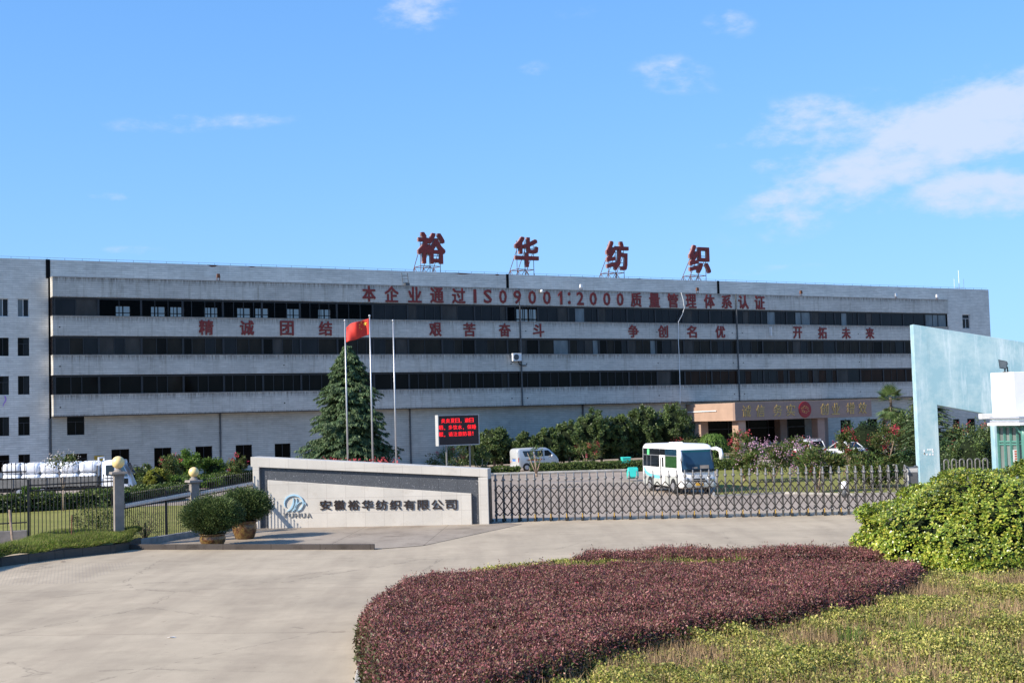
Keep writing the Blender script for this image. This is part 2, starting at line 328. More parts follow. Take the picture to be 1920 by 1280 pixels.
leafmat('round tree leaf', [(.042, .075, .020), (.074, .118, .031), (.11, .16, .045), (.17, .215, .075), (.088, .132, .036)], .45, .18, .6, .4)
leafmat('dark leaf', [(.018, .042, .014), (.030, .062, .020), (.045, .085, .028)], .45, .18, .6, .4)
leafmat('myrtle leaf', [(.055, .10, .020), (.085, .135, .030), (.12, .165, .04), (.15, .12, .05)], .5, .3, .8, .3)
leafmat('bright leaf', [(.075, .150, .022), (.115, .200, .032), (.15, .24, .045)], .5, .3, .8, .3)
leafmat('golden leaf', [(.14, .17, .022), (.22, .24, .03), (.27, .27, .05)], .5, .25, .8, .3)
leafmat('hedge leaf', [(.040, .075, .018), (.070, .115, .026), (.11, .155, .035), (.15, .18, .05)], .5, .2, .8, .3)
leafmat('juniper leaf', [(.028, .052, .015), (.050, .085, .022), (.080, .118, .032), (.125, .155, .05)], .55, .15, .9, .25)
leafmat('palm leaf', [(.060, .105, .032), (.095, .145, .045), (.15, .19, .075)], .4, .2, .8, .4)
def lawn_mat():
    b = NB('lawn grass'); g = b.new('NewGeometry'); v = g.outputs['Position']
    c = b.ramp(b.noise(v, .35, 6, .65), [(.3, (.17, .175, .045)), (.5, (.225, .22, .062)), (.72, (.30, .27, .09))])
    c = b.mix(1.0, c, b.ramp(b.noise(b.mapping(v, (1, .35, 1)), 7, 5, .75), [(.25, .72), (.75, 1.15)]), 'MULTIPLY')
    c = b.mix(b.ramp(b.noise(v, 1.1, 5, .7), [(.62, 0.), (.72, .5)]), c, (.26, .20, .10))
    b.color(c); b.set(.9, 0, .1); b.bump(b.noise(v, 25, 4, .8), .5, .05); return b.m
lawn_mat()
def ground_mat():
    b = NB('bare ground'); g = b.new('NewGeometry'); v = g.outputs['Position']
    b.color(b.ramp(b.noise(v, .2, 6, .6), [(.3, (.10, .11, .05)), (.6, (.17, .15, .08)), (.8, (.22, .18, .12))])); b.set(.95, 0, .1); return b.m
ground_mat()
M = MATS

# ------------------------------------------------------------------ mesh helpers
class MB:
    def __init__(s): s.v = []; s.f = []; s.mi = []; s.cur = 0
    def add(s, vs, fs):
        o = len(s.v); s.v += [tuple(map(float, q)) for q in vs]; s.f += [tuple(i+o for i in f) for f in fs]; s.mi += [s.cur]*len(fs); return s
    def box(s, x0, x1, y0, y1, z0, z1, top=None):
        t = top or (0, 0)                 # top: shrink in x and y at z1
        return s.add([(x0, y0, z0), (x1, y0, z0), (x1, y1, z0), (x0, y1, z0), (x0+t[0], y0+t[1], z1), (x1-t[0], y0+t[1], z1), (x1-t[0], y1-t[1], z1), (x0+t[0], y1-t[1], z1)],
                     [(3, 2, 1, 0), (4, 5, 6, 7), (0, 1, 5, 4), (1, 2, 6, 5), (2, 3, 7, 6), (3, 0, 4, 7)])
    def tube(s, pts, r, n=8, cap=True):
        pts = [Vector(p) for p in pts]; k = len(pts); rr = r if isinstance(r, (list, tuple)) else [r]*k
        vs = []; ref = None
        for i, p in enumerate(pts):
            d = (pts[min(i+1, k-1)]-pts[max(i-1, 0)]).normalized()
            if ref is None: ref = d.orthogonal().normalized()
            else:
                ref = (ref-d*ref.dot(d)); ref = ref.normalized() if ref.length > 1e-6 else d.orthogonal().normalized()
            b = d.cross(ref)
            for j in range(n):
                a = 2*PI*j/n; vs.append(p+(ref*math.cos(a)+b*math.sin(a))*rr[i])
        fs = [(i*n+j, i*n+(j+1) % n, (i+1)*n+(j+1) % n, (i+1)*n+j) for i in range(k-1) for j in range(n)]
        if cap: fs += [tuple(range(n-1, -1, -1)), tuple(range((k-1)*n, k*n))]
        return s.add(vs, fs)
    def loft(s, rings, cap=True):
        n = len(rings[0]); vs = [p for r in rings for p in r]
        fs = [(i*n+j, i*n+(j+1) % n, (i+1)*n+(j+1) % n, (i+1)*n+j) for i in range(len(rings)-1) for j in range(n)]
        if cap: fs += [tuple(range(n-1, -1, -1)), tuple(range((len(rings)-1)*n, len(rings)*n))]
        return s.add(vs, fs)
    def lathe(s, prof, n=24, c=(0, 0, 0)):
        rings = [[(c[0]+r*math.cos(2*PI*j/n), c[1]+r*math.sin(2*PI*j/n), c[2]+z) for j in range(n)] for r, z in prof]
        return s.loft(rings)
    def sphere(s, c, r, n=20, m=12, sc=(1, 1, 1)):
        return s.loft([[(c[0]+sc[0]*r*math.sin(PI*max(.004, min(.996, i/m)))*math.cos(2*PI*j/n), c[1]+sc[1]*r*math.sin(PI*max(.004, min(.996, i/m)))*math.sin(2*PI*j/n), c[2]-sc[2]*r*math.cos(PI*i/m)) for j in range(n)] for i in range(m+1)])
    def prism(s, poly, y0, y1, axes='xz'):
        n = len(poly)
        P = (lambda a, b, y: (a, y, b)) if axes == 'xz' else ((lambda a, b, y: (a, b, y)) if axes == 'xy' else (lambda a, b, y: (y, a, b)))
        vs = [P(a, b, y0) for a, b in poly]+[P(a, b, y1) for a, b in poly]
        return s.add(vs, [tuple(range(n)), tuple(range(2*n-1, n-1, -1))]+[(i+n, (i+1) % n+n, (i+1) % n, i) for i in range(n)])
    def quad(s, a, b, c, d): return s.add([a, b, c, d], [(0, 1, 2, 3)])
    def build(s, name, mats, parent=None, smooth=False, bevel=0., recalc=True, loc=None):
        me = bpy.data.meshes.new(name); me.from_pydata(s.v, [], s.f)
        ml = mats if isinstance(mats, (list, tuple)) else [mats]
        for m in ml: me.materials.append(M[m] if isinstance(m, str) else m)
        if len(ml) > 1: me.polygons.foreach_set('material_index', s.mi)
        if recalc:
            import bmesh
            bm = bmesh.new(); bm.from_mesh(me); bmesh.ops.recalc_face_normals(bm, faces=bm.faces); bm.to_mesh(me); bm.free()
        if smooth:
            me.polygons.foreach_set('use_smooth', [True]*len(me.polygons))
        me.update()
        o = bpy.data.objects.new(name, me); COL.objects.link(o)
        if parent is not None: o.parent = parent
        if loc is not None: o.location = loc
        if bevel:
            b = o.modifiers.new('bevel', 'BEVEL'); b.width = bevel; b.segments = 2; b.limit_method = 'ANGLE'
        return o

def npmesh(name, verts, faces, mat, parent=None):      # faces (N,k) array
    me = bpy.data.meshes.new(name); nv = len(verts); nf, k = faces.shape
    me.vertices.add(nv); me.vertices.foreach_set('co', np.ascontiguousarray(verts, dtype=np.float32).ravel())
    me.loops.add(nf*k); me.loops.foreach_set('vertex_index', np.ascontiguousarray(faces, dtype=np.int32).ravel())
    me.polygons.add(nf); me.polygons.foreach_set('loop_start', np.arange(0, nf*k, k, dtype=np.int32))
    me.materials.append(M[mat]); me.update(calc_edges=True)
    o = bpy.data.objects.new(name, me); COL.objects.link(o)
    if parent is not None: o.parent = parent
    return o

def unit(a): return a/np.maximum(np.linalg.norm(a, axis=-1, keepdims=True), 1e-9)
def leaves(P, D, Nn, ln, wd, fold=.25, droop=0.):
    """one diamond leaf (a folded quad) per point: P base points, D leaf direction, Nn rough leaf normal"""
    n = len(P); D = unit(D); Sd = unit(np.cross(D, Nn)); Up = np.cross(Sd, D)
    ln = np.broadcast_to(np.asarray(ln, float), (n,))[:, None]; wd = np.broadcast_to(np.asarray(wd, float), (n,))[:, None]
    v = np.empty((n, 4, 3))
    v[:, 0] = P; v[:, 1] = P+D*ln*.5+Sd*wd*.5+Up*wd*fold; v[:, 2] = P+D*ln-Up*ln*droop; v[:, 3] = P+D*ln*.5-Sd*wd*.5+Up*wd*fold
    return v.reshape(-1, 3), np.arange(n*4).reshape(-1, 4)
def rdir(n): return unit(rng.normal(size=(n, 3)))
def merge(parts):
    vs = []; fs = []; o = 0
    for v, f in parts: vs.append(v); fs.append(f+o); o += len(v)
    return np.concatenate(vs), np.concatenate(fs)

def thing(name, label, cat, loc=(0, 0, 0), rotz=0., group=None):
    o = bpy.data.objects.new(name, None); COL.objects.link(o); o.empty_display_size = .3
    o.location = tuple(map(float, loc)); o.rotation_euler = (0, 0, rotz); o['label'] = label; o['category'] = cat
    if group: o['group'] = group
    return o
def tag(o, label, cat, group=None):
    o['label'] = label; o['category'] = cat
    if group: o['group'] = group
    return o
def struct(o): o['kind'] = 'structure'; return o
def dup(o, parent=None, loc=None):
    c = o.copy(); COL.objects.link(c)
    if parent is not None: c.parent = parent
    if loc is not None: c.location = loc
    for ch in list(o.children): dup(ch, c)
    return c

_glyph = {}
def glyph(ch, bold=.022, ex=.06):
    """outline of a character as (verts, faces), scaled so that its own box is 1 x 1 in x and z, facing -y, depth ex"""
    key = (ch, bold, ex)
    if key in _glyph: return _glyph[key]
    c = bpy.data.curves.new('t', 'FONT'); c.body = ch; c.offset = bold; c.extrude = .5; c.resolution_u = 2
    o = bpy.data.objects.new('t', c); COL.objects.link(o); bpy.context.view_layer.update()
    me = bpy.data.meshes.new_from_object(o.evaluated_get(bpy.context.evaluated_depsgraph_get()))
    v = np.array([q.co[:] for q in me.vertices]); f = [tuple(p.vertices) for p in me.polygons]
    bpy.data.objects.remove(o); bpy.data.curves.remove(c); bpy.data.meshes.remove(me)
    lo = v.min(0); hi = v.max(0); asp = (hi[0]-lo[0])/(hi[1]-lo[1])
    w = np.empty_like(v); w[:, 0] = (v[:, 0]-(lo[0]+hi[0])/2)/(hi[0]-lo[0]); w[:, 2] = (v[:, 1]-(lo[1]+hi[1])/2)/(hi[1]-lo[1]); w[:, 1] = -v[:, 2]*ex
    _glyph[key] = (w, f, asp); return _glyph[key]
def put_glyph(mb, ch, x, y, z, w, h, bold=0., ex=.06, slant=0.):
    """a character centred at x, z; bold thickens its strokes by overlaying shifted copies, each a hair behind the last"""
    g, f, asp = glyph(ch, 0., ex); fx, fz = (bold, bold) if bold else (0, 0)
    for k, (a, c) in enumerate([(0, 0)]+([(1, 1), (-1, -1), (1, -1), (-1, 1)] if bold else [])):
        v = g.copy(); v[:, 0] = v[:, 0]*w*(1-2*fx)+x+a*fx*w+g[:, 2]*slant; v[:, 2] = g[:, 2]*h*(1-2*fz)+z+c*fz*h; v[:, 1] += y+.0015*k; mb.add(v, f)

# facade frame: s along the front, off towards the viewer, z up
_vp = ray(5440, 658); TH = math.atan2(_vp[1], _vp[0]); UD = np.array([math.cos(TH), math.sin(TH), 0]); ND = np.array([math.sin(TH), -math.cos(TH), 0]); FO = gp(97, 906)
def fac(px, py, off=0.):
    d = ray(px, py); e = np.array([0, 0, EYE]); o = FO+ND*off; p = e+d*(((o-e)@ND)/(d@ND)); q = p-FO; return q@UD, p[2]
def fw(s, off, z=0.): return FO+UD*s+ND*off+np.array([0, 0, z])
# ------------------------------------------------------------------ ground, roads, lawns
g = MB(); g.quad((-1500, -300, -.05), (1500, -300, -.05), (1500, 2500, -.05), (-1500, 2500, -.05)); struct(g.build('ground', 'bare ground', recalc=False))
g = MB(); g.add([(-70, -20, 0), (70, -20, 0), (70, 58.5, 0), (-1.0, 58.5, 0), (-1.0, 57.2, 0), (-70, 57.2, 0)], [(0, 1, 2, 3, 4, 5)]); struct(g.build('road', 'road concrete', recalc=False))
g = MB(); g.quad((-80, 58.5, -.005), (90, 58.5, -.005), (90, 190, -.005), (-80, 190, -.005)); struct(g.build('yard_pavement', 'yard concrete', recalc=False))
def sheet(name, pts, z, mat, kerb=None, h=.12, w=.14):
    """a lawn or a paved patch with an optional kerb round it"""
    g = MB(); g.add([(p[0], p[1], z) for p in pts], [tuple(range(len(pts)))]); o = struct(g.build(name, mat, recalc=False))
    if o.data.polygons[0].normal.z < 0: o.data.flip_normals()
    if kerb:
        k = MB(); n = len(pts)
        for i in range(n):
            a = Vector((*pts[i][:2], 0)); b = Vector((*pts[(i+1) % n][:2], 0)); d = (b-a).normalized(); s = Vector((-d.y, d.x, 0))*w*.5
            k.loft([[a-s+Vector((0, 0, -.03)), a+s+Vector((0, 0, -.03)), a+s+Vector((0, 0, h)), a-s+Vector((0, 0, h))], [b-s+Vector((0, 0, -.03)), b+s+Vector((0, 0, -.03)), b+s+Vector((0, 0, h)), b-s+Vector((0, 0, h))]])
        struct(k.build(kerb, 'kerb concrete'))
    return o
# left lawn behind the iron fence and the pots
sheet('lawn', [(-60, 50.5), (-14.5, 50.5), (-11.6, 58.8), (-5.5, 60.5), (-3.2, 66), (-9, 75.5), (-60, 76)], .02, 'lawn grass')
# right lawn beyond the gate, kerbed
sheet('lawn', [gp(1338, 931)[:2], gp(1470, 925)[:2], gp(1600, 928)[:2], gp(1760, 924)[:2], gp(1990, 905)[:2], gp(1990, 868)[:2], gp(1700, 872)[:2], gp(1345, 879)[:2]], .05, 'lawn grass', 'lawn_kerb', .1)
# planting strip of the hedge in front of the van, with a low kerb
HA = gp(925, 891.5); HB = gp(1195, 883.5); hd = (HB-HA)/np.linalg.norm(HB-HA); hn = np.array([-hd[1], hd[0], 0])
k = MB()
for off, z1 in ((0, .16),):
    k.tube([HA-hd*8+np.array([0, 0, .1]), HB+np.array([0, 0, .1])], .13, 6)
struct(k.build('bed_kerb', 'ledge concrete'))
# raised pavement in front of the sign wall: a step at its front that runs out into the road on the right
PZ = .02; KZ = .19
kL = gp(236, 1030, 0); kR = gp(702, 1030, 0)
pts = [(kL[0], kL[1], PZ), (kR[0], kR[1], PZ), (-9.6, 57.6, PZ), (-14.2, 57.6, PZ)]
g = MB()
v = [(kL[0], kL[1]+.1, PZ), (kR[0], kR[1]+.1, PZ), (-1.9, 56.2, .018), (-1.0, 57.4, .018), (-6, 57.9, .02), (-11.5, 58.4, PZ), (kR[0]+1.6, kR[1]+.9, .012), (.2, 55.6, .012)]
g.add(v, [(0, 1, 5), (1, 4, 5), (1, 6, 2), (1, 2, 4), (2, 3, 4), (6, 7, 2), (7, 3, 2)])
struct(g.build('pavement', 'old pavement concrete'))
for p in COL.objects['pavement'].data.polygons:
    if p.normal.z < 0: COL.objects['pavement'].data.flip_normals(); break
g = MB(); g.loft([[(kL[0], kL[1], -.05), (kL[0], kL[1]+.16, -.05), (kL[0], kL[1]+.16, KZ), (kL[0], kL[1], KZ)], [(kR[0], kR[1], -.05), (kR[0], kR[1]+.16, -.05), (kR[0], kR[1]+.16, KZ), (kR[0], kR[1], KZ)]]); struct(g.build('pavement_kerb', 'dark kerb', bevel=.015))
# side of the raised pavement towards the lawn
g = MB(); g.prism([(-14.15, 50.5), (-11.25, 58.4), (-11.45, 58.45), (-14.4, 50.5)], -.02, .24, 'xy'); struct(g.build('pavement_edge', 'ledge concrete'))

# ------------------------------------------------------------------ factory building
FAC = thing('factory_building', 'long five-storey factory in white tile with dark ribbon windows and red slogans', 'building', FO, TH)
H1 = 18.9; OFF = 1.1
BANDS = [(15.66, 17.32), (12.36, 14.02), (9.06, 10.72), (5.62, 7.38)]
LOB = [(14.02, 15.66), (10.72, 12.36), (7.38, 9.06)]
SE = 105.4; SL = -32.; SR = 113.95
def holed_wall(mb, s0, s1, z0, z1, holes, y=0., dep=.3):
    ss = sorted({s0, s1, *[q for h in holes for q in h[:2]]}); zs = sorted({z0, z1, *[q for h in holes for q in h[2:]]})
    for i in range(len(ss)-1):
        for j in range(len(zs)-1):
            cs = (ss[i]+ss[i+1])/2; cz = (zs[j]+zs[j+1])/2
            if any(h[0] < cs < h[1] and h[2] < cz < h[3] for h in holes): continue
            mb.quad((ss[i], y, zs[j]), (ss[i+1], y, zs[j]), (ss[i+1], y, zs[j+1]), (ss[i], y, zs[j+1]))
    for a, b, c, d in holes:
        mb.quad((a, y, c), (a, y+dep, c), (a, y+dep, d), (a, y, d)); mb.quad((b, y, c), (b, y, d), (b, y+dep, d), (b, y+dep, c))
        mb.quad((a, y, c), (b, y, c), (b, y+dep, c), (a, y+dep, c)); mb.quad((a, y, d), (a, y+dep, d), (b, y+dep, d), (b, y, d))
gholes = [(1.15, 2.93, .85, 2.42), (1.28, 2.72, 4.0, 5.56)]
gs = [4.95+3.655*i for i in range(0, 7)]+[70.2, 73.8, 80.6, 88.2, 92.4, 96.2]
gholes += [(q, q+1.52, .8, 2.67) for q in gs[:7]]
gholes += [(q, q+1.6, .3, 3.1) for q in gs[7:]]
wholes = []
for s0 in (-2.64, -4.27, -7.9, -9.6, -13.2, -14.9):
    for za, zb in ((14.01, 15.52), (10.73, 12.26), (7.5, 9.05), (4.1, 5.66), (1.06, 2.52)): wholes.append((s0, s0+.92, za, zb))
eholes = [(109.05, 110.35, 13.95, 15.7), (109.05, 110.35, 10.6, 12.3), (109.05, 110.35, 7.3, 9.0), (109.05, 110.45, .9, 2.75), (106.6, 107.7, .9, 2.75)]
wl = MB()
holed_wall(wl, .02, SE, 0, 5.62, gholes)
holed_wall(wl, SL, -.16, 0, H1, wholes); holed_wall(wl, SE, SR, 0, 17.32, eholes)
wl.box(.02, SR, 0, .35, 17.32, H1)                                            # parapet
wl.quad((SL, .35, H1), (-.16, .35, H1), (-.16, 0, H1), (SL, 0, H1))
wl.quad((SL, 0, 0), (SL, 17, 0), (SL, 17, H1), (SL, 0, H1)); wl.quad((SR, 0, 0), (SR, 0, 17.32), (SR, 17, 17.32), (SR, 17, 0)); wl.quad((SR, .35, 17.32), (SR, .35, H1), (SR, 17, H1), (SR, 17, 17.32))
bh = [(5.2+2.9*i+.5*(i % 3), 5.2+2.9*i+.5*(i % 3)+1.35, 15.35, 16.3) for i in range(9)]+[(51.6+1.1*i, 51.6+1.1*i+.95, 15.0, 16.7) for i in range(4)]
holed_wall(wl, SL, SR, 0, H1, bh, 14.0, .25)
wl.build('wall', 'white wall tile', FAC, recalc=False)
fb = MB()
for a_, b_, c_, d_ in bh:
    w_ = b_-a_; h_ = d_-c_; fb.box(a_+w_*.46, a_+w_*.54, 14.02, 14.1, c_, d_); fb.box(a_, b_, 14.03, 14.09, c_+h_*.28, c_+h_*.36); fb.box(a_+w_*.22, a_+w_*.26, 14.03, 14.09, c_, d_)
fb.build('rear_window_bars', 'dark window frame', FAC)
r = MB(); r.box(SL, SR, .36, 14, 18.0, 18.2); r.build('roof', 'ledge concrete', FAC)
# floor slabs, ceilings and dark back partitions behind the glass
it = MB()
it.box(.1, SE-.1, -.8, 13.9, 13.75, 13.93); it.box(.1, SE-.1, -.8, 13.9, 16.75, 16.9); it.box(3.0, 3.15, -.8, 13.9, 13.93, 16.75); it.box(33.6, 33.75, -.8, 13.9, 13.93, 16.75); it.box(44.6, 44.8, -.8, 13.9, 13.93, 16.75); it.box(57.9, 58.1, -.8, 13.9, 13.93, 16.75)
it.box(.1, SE-.1, .1, .3, 5.7, 13.75); it.box(.02, SE-.1, .45, .6, 0, 5.6); it.box(SL+.1, -.2, .45, .6, .1, 18.7); it.box(SE+.1, SR-.1, .45, .6, .1, 17.2)
it.build('interior', 'interior plaster', FAC)
# the four protruding bands, split by the building's expansion joints
JN = [0, 45.05, 72.55, SE]
for (z0, z1) in BANDS:
    b = MB()
    for i in range(3):
        b.box(JN[i]+(.05 if i else 0), JN[i+1]-(.05 if i < 2 else 0), -OFF, .0, z0, z1)
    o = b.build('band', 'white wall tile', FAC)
    l = MB(); l.box(-.02, SE+.02, -OFF-.05, .0, z1+.003, z1+.055); l.build('ledge', 'ledge concrete', o)
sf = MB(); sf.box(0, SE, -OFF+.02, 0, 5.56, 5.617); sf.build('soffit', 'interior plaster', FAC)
# ribbon windows: 29 units per storey, each a frame with its glass
UW = (SE-.3)/29
def ribbon_unit(kind, z0, z1, splits, op=None):
    h = z1-z0; f = MB()
    f.box(-.09, .09, -.07, .07, 0, h); f.box(UW-.0901+.0, UW-.0895, -.01, .01, 0, h)
    f.box(.09, UW-.09, -.05, .05, 0, .06); f.box(.09, UW-.09, -.05, .05, h-.17, h)
    for q in splits[1:-1]: f.box(q-.03, q+.03, -.045, .045, .06, h-.17)
    o = f.build('window', 'dark window frame', FAC)
    gl = MB(); mats = []
    for i in range(len(splits)-1):
        m = kind[i]
        if m is None: continue
        if m not in mats: mats.append(m)
        gl.cur = mats.index(m); d = .012*(i % 2)
        gl.quad((splits[i], d, .06), (splits[i+1], d, .06), (splits[i+1], d, h-.17), (splits[i], d, h-.17))
    gl.build('pane', mats or ['dark void'], o, recalc=False)
    return o
SPL = [[.09, 1.2, 2.35, UW-.09], [.09, .98, 1.9, 2.85, UW-.09], [.09, 1.3, 2.2, UW-.09], [.09, .8, 2.0, 2.9, UW-.09], [.09, 1.75, UW-.09]]
BL, BR, WM, BK, CU_, GP, TR = 'window glass blue', 'window glass brown', 'window glass warm', 'window glass black', 'curtained glass', 'grey panel glass', 'tinted see-through glass'
rr = random.Random(5)
for r_, (z0, z1) in enumerate(LOB):
    for i in range(29):
        sp = SPL[rr.randrange(5)]; n = len(sp)-1; s0 = .15+UW*i
        base = [BL, BR, BK][r_]
        kk = [base]*n
        if r_ == 0:
            if .8 <= i <= 7: kk = [TR]*n
            elif i == 12: kk = [TR]*n
            elif i in (14, 21, 24): kk[1] = CU_
            elif i == 22: kk = [BL]+[CU_]*(n-1)
            elif i == 28: kk = [CU_]*n
            elif rr.random() < .40: kk[rr.randrange(n)] = GP
        elif r_ == 1:
            for j in range(n):
                q = rr.random()
                if q < .13: kk[j] = BK
                elif q < .26: kk[j] = GP
                elif q < .5: kk[j] = BL
            if i in (13, 14, 16, 25): kk[n-1] = CU_ if i != 25 else BK
        else:
            if i > 17: kk = [BL if rr.random() < .6 else WM for _ in range(n)]
            if i > 24 or i in (18, 19): kk = [WM]*n
            if i in (17, 23, 24): kk[0] = GP
            if i < 14 and rr.random() < .35: kk[rr.randrange(n)] = BR
        o = ribbon_unit(kk, z0, z1, sp); o.location = (s0, -OFF+.22, z0)
cap = MB()
for z0, z1 in LOB:
    cap.box(.0, .12, -OFF+.15, 0, z0+.06, z1-.004); cap.box(SE-.12, SE, -OFF+.15, 0, z0+.06, z1-.004)
cap.build('end_glazing', 'window glass blue', FAC)
# windows of the plain walls
def hole_window(h, frame, panes, cross=.0, opensash=False):
    a, b, c, d = h; w = b-a; hh = d-c; f = MB(); t = .05
    f.box(0, t, -.03, .03, 0, hh); f.box(w-t, w, -.03, .03, 0, hh); f.box(t, w-t, -.03, .03, 0, t); f.box(t, w-t, -.03, .03, hh-t, hh)
    f.box(w/2-.025, w/2+.025, -.028, .028, t, hh*(1-cross) if cross else hh-t)
    if cross: f.box(t, w-t, -.028, .028, hh*(1-cross), hh*(1-cross)+.05)
    o = f.build('window', frame, FAC, loc=(a, .14, c)); p = MB(); p.cur = 0; p.quad((t, .01, t), (w/2, .01, t), (w/2, .01, hh-t), (t, .01, hh-t)); p.cur = 1; p.quad((w/2, .02, t), (w-t, .02, t), (w-t, .02, hh-t), (w/2, .02, hh-t))
    p.build('pane', panes, o, recalc=False)
for i, h in enumerate(gholes): hole_window(h, 'dark window frame', [BK, 'window glass black'], .3 if i < 2 else 0)
for i, h in enumerate(wholes):
    if h[2] > 13: hole_window(h, 'white window frame', [CU_, BL]); 
    else: hole_window(h, 'dark window frame', [BK, BL if i % 3 else BK], .35 if i % 2 else 0)
for i, h in enumerate(eholes): hole_window(h, 'white window frame' if i < 3 else 'dark window frame', [BL, BL] if i < 3 else [BK, BK], .3)
# expansion joints, downpipes
jt = MB(); jt.box(-.34, .0, -.06, .2, 17.3, H1+.02); jt.box(-.15, .015, .05, .2, 0, 17.3); jt.build('expansion_joint', 'dark void', FAC)
for s in (44.36, 71.05):
    j = MB(); j.box(s-.14, s+.14, -.05, -.002, 17.38, H1+.03); j.build('expansion_joint', 'dark void', FAC)
def pipe(s, y, z0, z1, r=.06):
    p = MB(); p.tube([(s, y-r-.01, z0), (s, y-r-.01, z1)], r, 8)
    for z in np.arange(z0+.5, z1, 1.6): p.box(s-r-.03, s+r+.03, y-r*1.6, y, z, z+.05)
    p.build('downpipe', 'pipe grey', FAC)
for s in (14.51, 33.17, 52.85, -.12): pipe(s, 0, .1, 5.6 if s > 0 else 5.4, .08)
for s in (45.05, 72.55): pipe(s, -OFF, 5.6, 17.4 if s > 50 else 15.7, .07)
# lightning wire on pegs along the parapet
w = MB(); w.tube([(SL, .17, 19.08), (SR, .17, 19.08)], .012, 5)
for s in np.arange(-6, SR, 1.45): w.box(s-.012, s+.012, .16, .18, H1, 19.08)
w.build('lightning_wire', 'pipe grey', FAC)
# chipped tiles at the parapet's edge and small weep holes on the bands
ch = MB()
for s, wd, z, hh in ((14.05, .55, 18.72, .18), (17.7, .4, 18.78, .1), (39.2, 1.1, 18.76, .12), (43.2, .3, 18.74, .14), (60.5, .5, 18.8, .08)):
    ch.prism([(s-wd, z+hh), (s-wd*.2, z), (s+wd*.4, z+.02), (s+wd, z+hh)], -.012, .0)
ch.build('broken_tiles', 'rust', FAC)
wh = MB()
for s in (.55, 20.2, 43.9, 45.7, 61.8, 71.9, 73.3, 90.5):
    for z0, z1 in BANDS[1:]: wh.box(s-.06, s+.06, -OFF-.012, -OFF+.01, z0+.68, z0+.78)
wh.build('weep_hole', 'dark void', FAC)

# red characters mounted on the bands, each a thing of its own
def wall_char(ch, px, py0, py1, wpx, label, group, off=OFF, z=None, h=None):
    s, _ = fac(px, 640, off+.05); sa, _ = fac(px-wpx/2, 640, off+.05); sb, _ = fac(px+wpx/2, 640, off+.05)
    mb = MB(); w_ = sb-sa
    if ch == '1': mb.prism([(-.02, -h/2), (.22, -h/2), (.22, h/2), (.06, h/2), (-.26, h*.27), (-.26, h*.13), (-.02, h*.26)], -.07, .0)
    else: put_glyph(mb, ch, 0, 0, 0, w_, h, .022, .07)
    o = mb.build('wall_character', ['sign red'], recalc=False); o.location = tuple(fw(s, off+.05, z)); o.rotation_euler = (0, 0, TH)
    return tag(o, label, 'sign character', group)
rowA = [('本', 694, 25), ('企', 736.5, 26), ('业', 780, 25), ('通', 821.5, 25), ('过', 862.5, 25), ('I', 893, 5), ('S', 917, 15), ('0', 945.5, 14), ('9', 972.5, 14), ('0', 1000.5, 14), ('0', 1028, 14), ('1', 1053, 9), (':', 1070, 5), ('2', 1090.5, 13), ('0', 1115, 13), ('0', 1140.5, 13), ('0', 1165.5, 12.5),
        ('质', 1195.5, 20), ('量', 1230, 20), ('管', 1264.5, 20), ('理', 1298.5, 19.5), ('体', 1333, 19.5), ('系', 1365.5, 19), ('认', 1397, 19), ('证', 1427.5, 19)]
zero = {945.5: 'red numeral 0 right after the red letter S', 1000.5: 'red numeral 0 right after the red numeral 9', 1028: 'red numeral 0 right before the red numeral 1', 1115: 'red numeral 0 right after the red numeral 2', 1140.5: 'red numeral 0 in the middle of the last three zeros', 1165.5: 'red numeral 0 right before the character 质'}
for ch, px, wd in rowA:
    lb = zero.get(px) or ('red letter %s on the topmost tiled band' % ch if ch in 'IS' else 'red colon on the topmost tiled band' if ch == ':' else 'red numeral %s on the topmost tiled band' % ch if ch.isdigit() else 'red character %s on the topmost tiled band' % ch)
    wall_char(ch, px, 0, 0, wd, lb, 'red characters on the topmost band', z=16.50 if ch != ':' else 16.5, h=1.52 if not ch.isascii() else 1.36 if ch != ':' else 1.25)
for ch, px in zip('精诚团结艰苦奋斗争创名优开拓未来', (387, 463.5, 538.5, 611, 817, 881, 947, 1010.5, 1188.5, 1244, 1298, 1351.5, 1496.5, 1543, 1587.5, 1632)):
    s_ = (5440-px)/5053
    wall_char(ch, px, 0, 0, 27.2*s_**2, 'red slogan character %s on the band below the top windows' % ch, 'red slogan characters on the second band', z=13.17, h=1.34)
